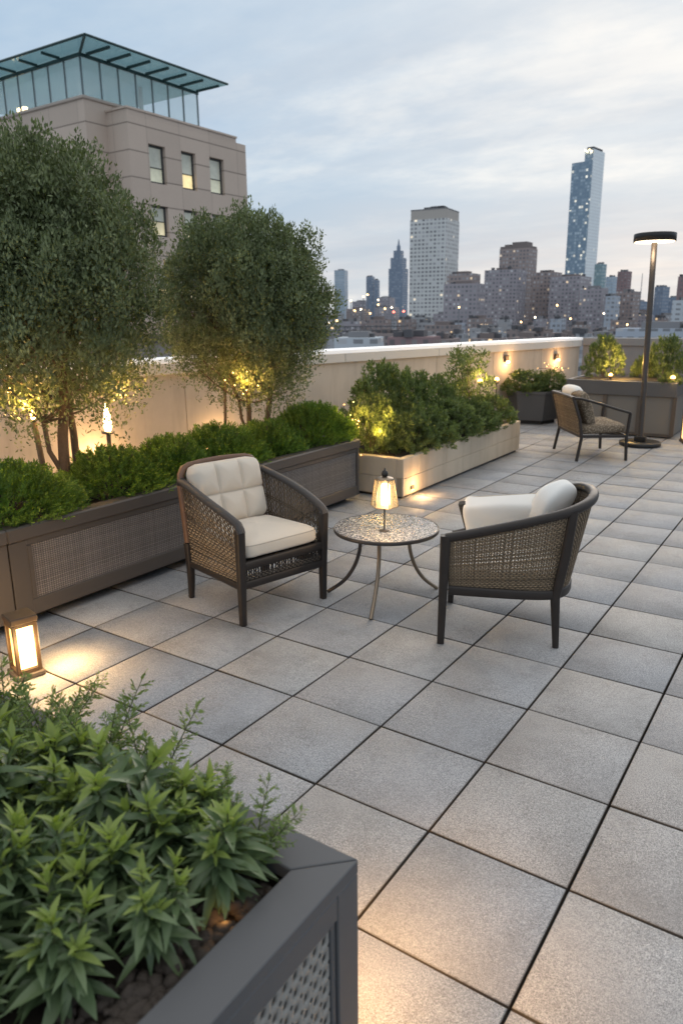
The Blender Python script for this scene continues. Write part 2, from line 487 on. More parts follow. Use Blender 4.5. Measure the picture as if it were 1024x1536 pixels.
def crown_points(profile, cx, cy, nclump, per, rc, squash=1.0):
    """leaves on the skins of many upright leaf masses packed in a crown given as radius by height"""
    zs = np.array([a for a, b in profile]); rs = np.array([b for a, b in profile])
    P = []; D = []; H = []; cl = []; tries = 0
    while len(cl) < nclump and tries < nclump*300:
        tries += 1
        z = RNG.uniform(zs[0], zs[-1]); rr = np.interp(z, zs, rs)
        if RNG.uniform() > (rr/rs.max())**.7: continue
        a = RNG.uniform(0, 2*math.pi)
        r = max(0, rr - rc*.55 + RNG.uniform(-.16, .07)) if RNG.uniform() < .84 else rr*.55*RNG.uniform()
        c = np.array([cx + squash*r*math.cos(a), cy + r*math.sin(a), min(z, zs[-1]-rc*.6) + RNG.uniform(-.03, .06)])
        if cl and min(np.linalg.norm((np.array(cl)-c)*np.array([1, 1, .8]), axis=1)) < rc*(1.50 if tries < nclump*200 else 1.25): continue
        cl.append(c)
    for c in cl:
        s = RNG.uniform(.70, 1.22); fz = (c[2]-zs[0])/(zs[-1]-zs[0]); low = fz < .32
        k = int(per*s*s*((.58 + 1.0*max(fz, 0)) if low else 1))
        n = unit(RNG.normal(size=(k, 3)) + np.array([0, 0, .30]))
        lump = (1.15 if low else 1) + .34*np.sin(n[:, 0]*5 + c[1]*40)*np.sin(n[:, 1]*5 + c[0]*30) + .15*np.sin(n[:, 2]*7 + c[2]*20)
        rad = rc*s*lump*RNG.uniform(.06, 1.0, k)**.30
        p = c + n*rad[:, None]*np.array([.90, .90, 1.30]) 
        stray = RNG.uniform(size=k) < .035
        p[stray] += n[stray]*rc*.16
        P.append(p); D.append(n*.45 + np.array([0, 0, .60]) + RNG.normal(size=(k, 3))*.50); H.append(unit(n + unit(c - np.array([cx, cy, (zs[0]+zs[-1])/2]))*.6))
    return np.concatenate(P), np.concatenate(D), cl, np.concatenate(H)

def branch(mb, a, b, r0, r1, wob=.06, n=7, k=8):
    a = Vector(a); b = Vector(b); pts = []
    for i in range(n+1):
        t = i/n; p = a.lerp(b, t)
        if 0 < i < n: p += Vector((random.uniform(-1, 1), random.uniform(-1, 1), random.uniform(-.4, .4)))*wob*(b-a).length*.5
        pts.append(p)
    mb.tube(pts, [r0+(r1-r0)*i/n for i in range(n+1)], k, cap=True)
    return pts

# ------------------------------------------------------------------ camera
cam_d = bpy.data.cameras.new('camera'); cam = bpy.data.objects.new('camera', cam_d); COL.objects.link(cam)
FPX = 1092.94
pitch, roll, yaw = R(15.01), R(-.57), R(34.1)
fw = Vector((-math.sin(yaw)*math.cos(pitch), math.cos(yaw)*math.cos(pitch), -math.sin(pitch)))
rt = Vector((math.cos(yaw), math.sin(yaw), 0)); up = rt.cross(fw)
r2 = rt*math.cos(roll) + up*math.sin(roll); u2 = up*math.cos(roll) - rt*math.sin(roll)
CP = Vector((.4995, -2.0135, 1.7825))
mw = Matrix((r2, u2, -fw)).transposed().to_4x4(); mw.translation = CP
cam.matrix_world = mw
cam_d.sensor_fit = 'VERTICAL'; cam_d.sensor_height = 36.0; cam_d.lens = 36.0*FPX/1536.0
cam_d.clip_start = .05; cam_d.clip_end = 20000
cam_d.dof.use_dof = True; cam_d.dof.focus_distance = 3.7; cam_d.dof.aperture_fstop = 3.2
SC.camera = cam

def bearing(px, dep, py=475.0):
    """ground-plan point at image column px (photo pixels) and view depth dep - used to lay out the distant city plan"""
    d = fw + r2*((px-512)/FPX) - u2*((py-768)/FPX)
    return CP + d*dep

# ------------------------------------------------------------------ world: dusk sky with thin cloud
W = bpy.data.worlds.new('World'); SC.world = W; W.use_nodes = True
nt = W.node_tree; N = nt.nodes; L = nt.links; N.clear()
out = N.new('ShaderNodeOutputWorld'); bg = N.new('ShaderNodeBackground'); L.new(bg.outputs[0], out.inputs[0])
tc = N.new('ShaderNodeTexCoord'); sx = N.new('ShaderNodeSeparateXYZ'); L.new(tc.outputs['Generated'], sx.inputs[0])
SUN_AZ = math.atan2(bearing(1010, 10).y - CP.y, bearing(1010, 10).x - CP.x)   # direction of the bright part of the sky
SUN_EL = R(19)
sky = N.new('ShaderNodeTexSky'); sky.sky_type = 'NISHITA'; sky.sun_disc = False
sky.sun_elevation = SUN_EL; sky.sun_rotation = math.pi/2 - SUN_AZ
z = mth(nt, 'MAXIMUM', sx.outputs[2], 0.0)
elev = ramp(N, [(0, (.50, .60, .70)), (.10, (.43, .565, .70)), (.22, (.395, .545, .715)), (.36, (.45, .59, .745)), (.50, (.80, .86, .95)), (1, (1.18, 1.15, 1.10))])
L.new(z, elev.inputs[0])
# cloud sheet: directions projected onto a flat layer
den = mth(nt, 'ADD', z, .14)
cx = mth(nt, 'DIVIDE', sx.outputs[0], den); cy = mth(nt, 'DIVIDE', sx.outputs[1], den)
cv = N.new('ShaderNodeCombineXYZ'); L.new(cx, cv.inputs[0]); L.new(cy, cv.inputs[1]); cv.inputs[2].default_value = 3.1
mp = N.new('ShaderNodeMapping'); mp.inputs['Rotation'].default_value = (0, 0, R(-50)); mp.inputs['Scale'].default_value = (.85, 1.15, 1)
L.new(cv.outputs[0], mp.inputs[0])
n1 = noise(nt, 1.25, 9, .60, vec=mp.outputs[0]); n2 = noise(nt, .5, 4, .5, vec=mp.outputs[0]); n3 = noise(nt, 5.5, 6, .6, vec=mp.outputs[0])
cl = mth(nt, 'ADD', mth(nt, 'ADD', mth(nt, 'MULTIPLY', n1, .55), mth(nt, 'MULTIPLY', n2, .33)), mth(nt, 'MULTIPLY', n3, .12))
cr = ramp(N, [(.42, (0, 0, 0)), (.52, (.34, .34, .34)), (.60, (1, 1, 1))]); L.new(cl, cr.inputs[0])
# bright side of the sky
gd = Vector((math.cos(SUN_AZ)*math.cos(SUN_EL), math.sin(SUN_AZ)*math.cos(SUN_EL), math.sin(SUN_EL)))
vm = N.new('ShaderNodeVectorMath'); vm.operation = 'DOT_PRODUCT'; L.new(tc.outputs['Generated'], vm.inputs[0]); vm.inputs[1].default_value = gd
gl = mth(nt, 'POWER', mth(nt, 'MAXIMUM', vm.outputs['Value'], 0.0), 9.0)
glw = mth(nt, 'POWER', mth(nt, 'MAXIMUM', vm.outputs['Value'], 0.0), 40.0)
cloudc = mixc(nt, gl, (.76, .83, .87), (1.08, 1.03, .96))
col = mixc(nt, mth(nt, 'MULTIPLY', cr.outputs[0], .72), elev.outputs[0], cloudc)
col = mixc(nt, mth(nt, 'MULTIPLY', gl, .48), col, (.84, .83, .81))
# pinkish band low over the horizon on the bright side
band = ramp(N, [(0, (.35, .35, .35)), (.05, (.75, .75, .75)), (.10, (.55, .55, .55)), (.16, (0, 0, 0))]); L.new(z, band.inputs[0])
bn = noise(nt, 2.6, 4, .55, vec=mp.outputs[0])
col = mixc(nt, mth(nt, 'MULTIPLY', mth(nt, 'MULTIPLY', band.outputs[0], mth(nt, 'POWER', mth(nt, 'MAXIMUM', vm.outputs['Value'], 0.0), 5.0)), mth(nt, 'MULTIPLY', bn, 1.1)), col, (.75, .63, .60))
# dark drifting cloud bars
db = N.new('ShaderNodeMapping'); db.inputs['Rotation'].default_value = (0, 0, R(-48)); db.inputs['Scale'].default_value = (.30, 1.6, 1); L.new(cv.outputs[0], db.inputs[0])
dn = noise(nt, .9, 5, .55, vec=db.outputs[0]); dr = ramp(N, [(.52, (0, 0, 0)), (.66, (1, 1, 1))]); L.new(dn, dr.inputs[0])
col = mixc(nt, mth(nt, 'MULTIPLY', dr.outputs[0], .42), col, (.45, .52, .62))
skyadd = mixc(nt, 1.0, sky.outputs[0], (.004, .004, .004), 'MULTIPLY')
col = mixc(nt, 1.0, col, skyadd, 'ADD')
L.new(col, bg.inputs[0]); bg.inputs[1].default_value = 1.0

sd = bpy.data.lights.new('sun', 'SUN'); so = bpy.data.objects.new('sun', sd); COL.objects.link(so)
sd.energy = .9; sd.angle = R(32); sd.color = (1.0, .90, .80)
so.rotation_euler = (-gd).to_track_quat('-Z', 'Y').to_euler()

def plight(loc, watts, col=(1.0, .60, .25), rad=.03, name='warm_light'):
    d = bpy.data.lights.new(name, 'POINT'); d.energy = watts; d.color = col; d.shadow_soft_size = rad
    o = bpy.data.objects.new(name, d); COL.objects.link(o); o.location = loc
    return o
# ------------------------------------------------------------------ setting: terrace floor
def floor():
    V = []; F = []
    g = .0048; b = .003; t = .04
    for i in range(-15, 13):
        for j in range(-9, 26):
            x0, x1, y0, y1 = i*.5+g, i*.5+.5-g, j*.5+g, j*.5+.5-g
            dz = random.uniform(-.0012, .0012); tx = random.uniform(-.0012, .0012); ty = random.uniform(-.0012, .0012)
            o = len(V)
            for (x, y, z) in ((x0, y0, -t), (x1, y0, -t), (x1, y1, -t), (x0, y1, -t), (x0, y0, -b), (x1, y0, -b), (x1, y1, -b), (x0, y1, -b),
                              (x0+b, y0+b, 0), (x1-b, y0+b, 0), (x1-b, y1-b, 0), (x0+b, y1-b, 0)):
                k = dz + (tx if x > i*.5+.25 else -tx) + (ty if y > j*.5+.25 else -ty) if z > -t else 0
                V.append((x, y, z + k - .002))
            for a in (0, 4):
                for k in range(4):
                    F.append((o+a+k, o+a+(k+1) % 4, o+a+4+(k+1) % 4, o+a+4+k))
            F.append((o+8, o+9, o+10, o+11))
    me = np_mesh('terrace_floor', V, F, smooth=False)
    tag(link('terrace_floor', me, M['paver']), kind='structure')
    tag(MB().box(-9, 9, -7, 13.2, -.6, -.03).build('roof_slab', M['joint']), kind='structure')
floor()

# ------------------------------------------------------------------ parapets
WDIR = math.atan2(2.0, 9.15)
par = empty('parapet_wall', (-5.77, 3.45, 0), -WDIR, 'long cream rendered parapet wall with a white lit coping behind the planters', 'wall')
mb = MB(); mb.box(-.30, -.012, -7, 9.36, -.02, 1.178)
y = -7.0
while y < 9.3:
    mb2 = min(y+1.5, 9.366)
    mb.box(-.02, 0, y+.004, mb2-.004, -.02, 1.18, .004); y += 1.5
mb.build('wall_face', M['render'], par)
cp = MB(); y = -7.0
while y < 9.3:
    cp.box(-.36, .045, y+.003, min(y+2.0, 9.366)-.003, 1.182, 1.30, .006); y += 2.0
cp.build('coping', M['coping'], par)
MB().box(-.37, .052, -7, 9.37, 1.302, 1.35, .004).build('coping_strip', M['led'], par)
endw = empty('parapet_wall', (-3.77, 12.6, 0), 0, 'plain grey parapet wall across the far end of the terrace', 'wall')
MB().box(.06, 12, 0, .3, -.02, 1.20).build('wall_face', M['grey_wall'], endw)
e = MB(); x = .06
while x < 12: e.box(x+.003, min(x+2, 12)-.003, -.04, .34, 1.203, 1.34, .006); x += 2
e.build('coping', M['grey_wall'], endw)

def wall_light(y, z, lab):
    w = empty('wall_light', (-5.77+math.sin(WDIR)*(y-3.45)/math.cos(WDIR), y, z), -WDIR, lab, 'wall light', 'wall lights on the parapet')
    m = MB(); m.box(0.002, .05, -.05, .05, -.015, .10, .008); m.build('housing', M['bronze'], w)
    MB().lathe([(0, -.02), (.032, -.02), (.038, 0), (.032, .012), (0, .012)], 20, (.055, 0, -.01)).build('lens', M['sconce'], w)
    plight((w.location.x+.13, y-.02, z-.03), 7, (1, .55, .22), .03)
wall_light(10.14, 1.02, 'small glowing wall light on the parapet nearer the tall loose shrub')
wall_light(11.73, 0.98, 'small glowing wall light on the parapet nearer the lit corner shrub')

# ------------------------------------------------------------------ tree planters (bronze frames, woven panels)
def tree_planter(y0, y1, lab, posts=(True, True)):
    x0, x1, h = -4.22, -3.337, .62
    t = empty('planter_box', ((x0+x1)/2, (y0+y1)/2, 0), 0, lab, 'planter', 'woven panel planters along the wall')
    cx, cy = (x0+x1)/2, (y0+y1)/2; hx, hy = (x1-x0)/2, (y1-y0)/2
    f = MB()
    for sx_ in (-1, 1):
        for k, sy in enumerate((-1, 1)):
            w = .115 if posts[k] else .035
            f.box(sx_*hx, sx_*(hx-.05), sy*hy, sy*(hy-w), .06, .53, .003)
    for sx_ in (-1, 1):
        f.box(sx_*(hx-.003), sx_*(hx-.045), -hy+.036, hy-.036, .06, .155, .003)
        f.box(sx_*(hx-.004), sx_*(hx-.045), -hy+.036, hy-.036, .495, .531, .003)
    f.build('frame', M['bronze'], t)
    a = .036 if not posts[0] else .117; b = .036 if not posts[1] else .117
    p = MB(); p.box(hx-.016, hx-.030, -hy+a, hy-b, .156, .494); p.build('woven_panel', M['weave_pl'], t)
    if posts[0]:
        # slim inner stile beside the corner post
        MB().box(hx-.006, hx-.04, -hy+.118, -hy+.150, .157, .493, .002).build('stile', M['bronze'], t)
    s = MB(); s.box(-hx+.02, hx-.05, -hy+.02, -hy+.035, .10, .53); s.box(-hx+.02, hx-.05, hy-.035, hy-.02, .10, .53); s.box(-hx+.02, -hx+.035, -hy+.04, hy-.04, .10, .53)
    s.build('liner', M['plinth'], t)
    r = MB()
    r.box(hx-.10, hx+.014, -hy-.004, hy+.004, .532, .62, .010); r.box(-hx-.014, -hx+.10, -hy-.004, hy+.004, .532, .62, .010)
    r.box(-hx+.101, hx-.101, -hy-.003, -hy+.07, .534, .619, .008); r.box(-hx+.101, hx-.101, hy-.07, hy+.003, .534, .619, .008)
    r.build('rim', M['bronze'], t)
    g = MB(); g.box(-hx+.12, hx-.12, -hy+.07, hy-.07, 0, .058); g.build('plinth', M['plinth'], t)
    MB().box(-hx+.04, hx-.06, -hy+.04, hy-.04, .50, .572).build('soil', M['soil'], t)
    return t
tree_planter(-2.3, .222, 'woven bronze planter beside the floor lantern, mostly cut off by the left edge')
tree_planter(.230, 2.292, 'long bronze planter with grey woven panel behind the cushioned armchair')
tree_planter(2.300, 3.975, 'bronze planter with woven panel ending beside the cream stone planter', (False, False))

# boxwood bushes
def boxwood(name, rx, ry, h, n):
    P = []; D = []; H = []
    for _ in range(n):
        a = RNG.uniform(0, 2*math.pi); q = math.sqrt(RNG.uniform())
        bx, by = rx*q*math.cos(a), ry*q*math.sin(a)
        top = h*(1 - .55*q**2.6)*RNG.uniform(.80, 1.16)
        l = RNG.uniform(.10, .17); z0 = max(.0, top - l) if RNG.uniform() < .6 else RNG.uniform(0, max(.01, top-l))
        if q < .55 and z0 < h*.5: z0 = top - l
        d = unit(np.array([bx/rx*.45 + RNG.normal()*.16, by/ry*.45 + RNG.normal()*.16, 1.0]))
        if z0 < h*.45: d = unit(np.array([bx/rx*1.0, by/ry*1.0, .75])+RNG.normal(size=3)*.15)
        k = 15; t = np.linspace(.12, 1, k)
        p = np.array([bx, by, z0]) + d*l*t[:, None]
        ang = np.arange(k)*2.4 + RNG.uniform(0, 6)
        s = unit(np.cross(d, [1, .3, .1])); b2 = np.cross(d, s)
        ld = d*.85 + (s*np.cos(ang)[:, None] + b2*np.sin(ang)[:, None])*(.75 - .35*t[:, None])
        P.append(p); D.append(ld); H.append(np.repeat(unit(np.array([[bx/rx, by/ry, .55]])), k, 0))
    P = np.concatenate(P); D = np.concatenate(D)
    return leaf_mesh(name, P, D, RNG.uniform(.022, .036, len(P)), RNG.uniform(.009, .014, len(P)), .25, hint=np.concatenate(H), jit=.8)
def bush_stem(h, r):
    m = MB()
    for k in range(6):
        a = k*1.05 + .3
        m.tube([(0, 0, 0), (r*.25*math.cos(a), r*.25*math.sin(a), h*.35), (r*.6*math.cos(a), r*.6*math.sin(a), h*.75)], [.010, .007, .003], 6)
    return m
box_me = [boxwood('foliage', .33, .42, .38, 1500), boxwood('foliage', .33, .32, .37, 1150), boxwood('foliage', .33, .60, .42, 1900)]
stem_me = bush_stem(.4, .3).mesh('stem')
for (y, k, s, rz, lab) in ((.48, 0, (1.05, 1.05, 1.0), 0, 'clipped boxwood bush at the left edge in front of the leaning lit post'),
                          (1.32, 1, (1.0, 1.0, .97), .4, 'clipped boxwood bush between the big tree trunk and the glowing torch'),
                          (1.86, 1, (1.0, .85, .98), 2.1, 'narrow boxwood bush under the gap between the two trees'),
                          (2.42, 1, (1.0, 1.0, 1.04), 4.0, 'boxwood bush directly behind the backrest of the cushioned armchair'),
                          (3.02, 1, (.95, .85, .93), 1.2, 'small boxwood bush below the trunks of the smaller tree'),
                          (3.72, 2, (1.0, .80, 1.02), 3.14, 'broad boxwood bush at the right end of the woven planters'),
                          (-.45, 1, (1.0, 1.0, 1.0), 5.0, None)):
    if lab is None: continue
    t = empty('boxwood_bush', (-3.74, y, .56), 0, lab, 'bush', 'boxwood bushes in the woven planters')
    o = link('foliage', box_me[k], M['leaf_box'], t); o.scale = (s[0], s[1]*.95, s[2]*.87); o.rotation_euler.z = 0 if k != 1 else rz
    link('stem', stem_me, M['bark'], t)

# trees
def tree(loc, profile, nclump, per, rc, trunks, lab, mat, seedname, squash=1.0, lmul=1.0):
    t = empty('patio_tree', loc, 0, lab, 'tree', 'small clipped trees in the planters')
    P, D, cl, HN = crown_points(profile, 0, profile_c, nclump, per, rc, squash)
    n = len(P)
    me = leaf_mesh('crown', P, D, RNG.uniform(.022, .044, n)*lmul, RNG.uniform(.012, .021, n)*lmul, .22, hint=HN)
    me.transform(Matrix.Diagonal((.86, .84, 1.02, 1)))
    link('crown', me, mat, t)
    mb = MB()
    tips = []
    for (bx, by, tx, ty, tz, r) in trunks:
        pts = branch(mb, (bx, by, -.05), (tx, ty, tz), r, r*.55, .05, 8, 9)
        tips.append(pts)
    zlo = profile[0][0]
    for i, c in enumerate(cl):
        pts = tips[i % len(tips)]
        c = np.array(c)*np.array([.86, .84, 1.0]); cz = c[2]
        cand = min(pts[3:], key=lambda q: abs(q.z - (cz - .35)))
        if RNG.uniform() < .8:
            m1 = Vector(cand).lerp(Vector(c), .5) + Vector((0, 0, -.03))
            mb.tube([cand, m1, Vector(c)], [.011, .007, .003], 5)
    mb.build('trunk', M['bark'], t)
    return t
profile_c = 0.0
tree((-4.0, 1.14, .56), [(.60, .40), (.78, .66), (1.0, .82), (1.35, .87), (1.65, .82), (1.90, .70), (2.06, .52), (2.17, .25)], 150, 1000, .185,
     [(0, .0, .03, .03, 1.9, .042), (-.10, .10, -.15, .25, 1.7, .030), (.0, -.04, -.1, -.35, 1.5, .020)],
     'larger dense evergreen tree at the left edge with a thick dark trunk', M['leaf_tree'], 'a')
tree((-4.05, 3.20, .56), [(.54, .38), (.72, .64), (.94, .82), (1.26, .88), (1.58, .80), (1.80, .62), (1.94, .38)], 135, 1000, .180,
     [(0, -.02, -.02, .0, 1.7, .026), (0.02, .10, .05, .5, 1.5, .030), (-.05, .06, -.1, -.4, 1.35, .016)],
     'smaller rounded evergreen tree with two slim trunks right of the stone building', M['leaf_tree'], 'b')
# low stray branches
# support stake of the smaller tree
MB().tube([(-4.15, 2.93, .5), (-4.14, 2.95, .9), (-4.13, 2.955, 1.22)], [.016, .015, .014], 8).build('tree_stake', M['bark'])
tag(bpy.data.objects['tree_stake'], 'thin dark wooden stake standing left of the smaller tree trunks', 'stake')

# garden torches in the hedge
def torch(base, top, r, fl, lab, watts, mat):
    t = empty('garden_torch', base, 0, lab, 'torch', 'glowing torches behind the hedge')
    d = Vector(top) - Vector(base)
    m = MB(); m.tube([(0, 0, 0), d*.5 + Vector((.006, 0, 0)), d], [r*1.1, r, r*.9], 10); m.build('post', mat, t)
    c = d + Vector((0, 0, fl*.5))
    MB().lathe([(0, -fl*.5), (fl*.09, -fl*.45), (fl*.135, -.30*fl), (fl*.125, -.08*fl), (fl*.085, .16*fl), (fl*.04, .36*fl), (0, .5*fl)], 20, c).build('flame_glass', M['warm_flame'], t)
    MB().lathe([(r, -fl*.56), (fl*.21, -fl*.52), (fl*.21, -fl*.47), (r, -fl*.46)], 16, c).build('collar', M['black_metal'], t)
    plight(Vector(base) + c + Vector((.10, .02, .02)), watts, (1, .55, .20), .05)
torch((-4.45, 1.25, .56), (-4.42, 1.19, 1.06), .022, .14, 'leaning brown post with a glowing tip left of the big trunk', 5, M['bark_warm'])
torch((-4.75, 2.10, .50), (-4.75, 2.11, .82), .02, .27, 'tall bright flame torch behind the hedge beside the armchair back', 26, M['bronze'])

def added_wall_wash(loc, lab, watts):  # hidden uplights added to put a warm glow on the parapet
    t = empty('added_wash_light', loc, 0, lab, 'garden light', 'added unseen uplights at the foot of the parapet')
    MB().box(-.06, .06, -.10, .10, .0, .08, .006).build('housing', M['black_metal'], t)
    MB().box(-.045, .045, -.085, .085, .081, .086).build('lens', M['warm_bulb'], t)
    plight(Vector(loc) + Vector((0, 0, .35)), watts, (1, .58, .24), .06)
added_wall_wash((-5.72, 2.75, 0), 'added unseen uplight warming the parapet behind the larger tree', 16)
added_wall_wash((-5.45, 4.30, 0), 'added unseen uplight warming the parapet behind the smaller tree', 11)
added_wall_wash((-5.95, 1.3, 0), 'added unseen uplight warming the parapet at the left edge', 8)
# strings of tiny lights woven through leaves
def fairy(loc, n, spread, lab, watts):
    t = empty('string_lights', loc, 0, lab, 'string lights', 'warm string lights among the leaves')
    pts = [Vector((0, 0, 0))]
    for i in range(n-1):
        q = Vector((RNG.normal()*spread[0], RNG.normal()*spread[1], RNG.normal()*spread[2]))
        pts.append(q)
    pts.sort(key=lambda q: math.atan2(q.z, q.y))
    MB().tube(pts, .0025, 4, cap=False).build('wire', M['black_metal'], t)
    bm_ = MB().lathe([(0, -.005), (.0038, -.0034), (.005, 0), (.0034, .004), (0, .005)], 8).mesh('bulb')
    for q in pts: link('bulb', bm_, M['warm_bulb'], t, q)
    plight(Vector(loc), watts, (1, .54, .17), .06)
fairy((-3.74, .70, 1.27), 10, (.12, .13, .07), 'warm string lights low in the left part of the larger tree', 14)
fairy((-3.74, 1.46, 1.30), 8, (.08, .09, .06), 'warm string lights low in the right part of the larger tree', 14)
fairy((-3.80, 2.86, 1.26), 10, (.08, .07, .08), 'warm string lights glowing low inside the smaller tree', 14)

# ------------------------------------------------------------------ cream stone planter and its shrubs
sp = empty('stone_planter', (-3.45, 5.82, 0), 0, 'low cream stone block planter full of shrubs in the middle of the terrace', 'planter')
core = MB(); core.box(-.455, .465, -1.59, 1.59, .022, .36); core.build('core', M['stone_joint'], sp)
wl = MB()
for (zc0, zc1, off) in ((.028, .2075, 0), (.209, .41, .31)):
    y = -1.6 - off
    while y < 1.6:
        a, b = max(-1.6, y), min(1.6, y+.64)
        if b - a > .03:
            wl.box(.455, .475, a+.0007, b-.0007, zc0, zc1, .004) if zc1 < .3 else wl.box(.395, .475, a+.0007, b-.0007, zc0, zc1, .006)
            wl.box(-.475, -.455, a+.0007, b-.0007, zc0, zc1, .004) if zc1 < .3 else wl.box(-.475, -.395, a+.0007, b-.0007, zc0, zc1, .006)
        y += .64
    x = -.394 - off*.6
    while x < .394:
        a, b = max(-.394, x), min(.394, x+.5)
        if b-a > .03:
            for s in (-1, 1):
                wl.box(a+.0007, b-.0007, s*1.6, s*(1.52 if zc1 > .3 else 1.58), zc0, zc1, .005)
        x += .5
wl.build('blocks', M['stone'], sp)
MB().box(-.44, .44, -1.57, 1.57, -.005, .021).build('plinth', M['plinth'], sp)
MB().box(-.394, .394, -1.515, 1.515, .34, .385).build('soil', M['soil'], sp)

def mound(name, r, h, ncl, per, L=(.030, .050), Wd=(.010, .017)):
    P = []; D = []; H = []
    for _ in range(ncl):
        a = RNG.uniform(0, 2*math.pi); q = math.sqrt(RNG.uniform()); 
        zz = h*(1-q**2.4)**.6*RNG.uniform(.82, 1.06) if RNG.uniform() < .7 else h*RNG.uniform(.1, .8)*(1-q**3)
        if q > .8: zz = max(zz, h*RNG.uniform(.05, .55))
        c = np.array([r*q*math.cos(a), r*q*math.sin(a), zz])
        out = unit(c - np.array([0, 0, h*.15]) + RNG.normal(size=3)*.03)
        d = unit(out + np.array([0, 0, .45]))
        k = per; t = RNG.uniform(0, 1, k)
        ang = np.arange(k)*2.4; s = unit(np.cross(d, [.9, .3, .2])); b2 = np.cross(d, s)
        p = c + d*(t[:, None]-.6)*.09
        ld = d*(.35+.6*t[:, None]) + (s*np.cos(ang)[:, None] + b2*np.sin(ang)[:, None])*.8 + RNG.normal(size=(k, 3))*.2
        P.append(p); D.append(ld); H.append(np.repeat(d[None], k, 0))
    P = np.concatenate(P); D = np.concatenate(D)
    return leaf_mesh(name, P, D, RNG.uniform(*L, len(P)), RNG.uniform(*Wd, len(P)), .25, hint=np.concatenate(H), jit=.8)
mounds = [mound('foliage', .40, .50, 330, 26), mound('foliage', .42, .56, 350, 26), mound('foliage', .38, .44, 310, 26)]
def shrub(loc, k, s, rz, lab, mat=None, group='shrubs in the cream stone planter', name='mound_shrub'):
    t = empty(name, loc, rz, lab, 'shrub', group)
    o = link('foliage', mounds[k], None, t); o.scale = s
    if mat is not None:
        o.material_slots[0].link = 'OBJECT'; o.material_slots[0].material = mat
    o2 = link('stem', stem_me, M['bark'], t); o2.scale = (s[0]*.8, s[1]*.8, s[2])
for me in mounds: me.materials.append(M['leaf_shrub'])
SH = [((-3.20, 4.74, .37), 2, (.85, .80, .88), 'front shrub at the near corner of the stone planter, right of the golden lit one'),
      ((-3.22, 5.12, .37), 0, (.9, .95, .90), 'second shrub along the front edge of the stone planter'),
      ((-3.22, 5.75, .37), 1, (.85, .95, .80), 'third shrub along the front edge of the stone planter'),
      ((-3.22, 6.38, .37), 2, (.9, .98, .92), 'fourth shrub along the front edge of the stone planter'),
      ((-3.24, 6.98, .37), 0, (.88, .85, .80), 'last shrub on the front edge at the far end of the stone planter'),
      ((-3.66, 4.95, .37), 1, (1.0, 1.0, 1.55), 'tallest dark green shrub at the back near end of the stone planter'),
      ((-3.66, 5.62, .37), 0, (1.0, 1.0, 1.52), 'back row shrub just right of the tallest one in the stone planter'),
      ((-3.66, 6.28, .37), 2, (1.0, 1.0, 1.42), 'back row shrub left of the loose upright shrub')]
for i, (loc, k, s, lab) in enumerate(SH): shrub(loc, k, s, i*1.3, lab)
shrub((-3.50, 4.47, .37), 1, (.72, .66, 1.08), .5, 'golden shrub lit from below at the near end of the stone planter')
plight((-3.30, 4.30, .66), 5, (1, .61, .15), .03); plight((-3.46, 4.20, .82), 6, (1, .61, .15), .03); plight((-3.24, 4.42, .84), 5, (1, .61, .15), .03)
fairy((-3.60, 4.22, .70), 20, (.08, .06, .15), 'warm string lights in the golden shrub of the stone planter', 3)
# loose upright shrub at the far end
P, D, cl, HN = crown_points([(.1, .15), (.35, .30), (.6, .30), (.85, .22), (1.02, .08)], 0, 0, 26, 120, .10)
t = empty('upright_shrub', (-3.55, 7.02, .37), 0, 'loose upright shrub rising above the far end of the stone planter', 'shrub')
link('foliage', leaf_mesh('foliage', P, D, RNG.uniform(.035, .06, len(P)), RNG.uniform(.016, .026, len(P)), .2), M['leaf_shrub'], t)
mb = MB()
for c in cl[::2]: mb.tube([(0, 0, 0), Vector(c)*.5 + Vector((0, 0, .1)), c], [.008, .006, .003], 5)
mb.build('stem', M['bark'], t)
def spike_light(loc, lab, watts, r=.035):
    t = empty('spike_light', loc, 0, lab, 'garden light', 'garden spike lights')
    MB().tube([(0, 0, -.35), (0, 0, -.02)], .008, 8).build('spike', M['black_metal'], t)
    MB().lathe([(0, -.03), (r*.8, -.03), (r, 0), (r, .02)], 16).build('housing', M['bronze'], t)
    MB().lathe([(0, r*.95+.02), (r*.55, r*.8+.02), (r*.92, r*.35+.02), (r*.94, .018), (0, .018)], 16).build('lens', M['warm_bulb'], t)
    plight(Vector(loc) + Vector((.05, -.07, .07)), watts, (1, .60, .22), .03)
spike_light((-3.42, 7.06, .92), 'glowing garden light at the left under the loose upright shrub', 10)
spike_light((-3.42, 7.62, .90), 'glowing garden light at the right beyond the loose upright shrub', 9)
# made-up low fixture, added to warm the paving in front of the stone planter
ml = empty('added_paving_light', (-2.974, 4.40, .09), 0, 'small added light low on the front of the stone planter', 'added light')
m = MB(); m.box(.001, .016, -.03, .03, -.02, .02, .003); m.build('housing', M['bronze'], ml)
MB().box(.004, .013, -.022, .022, -.024, -.0205).build('lens', M['warm_bulb'], ml)
plight((-2.86, 4.42, .10), 5.0, (1, .58, .24), .03)

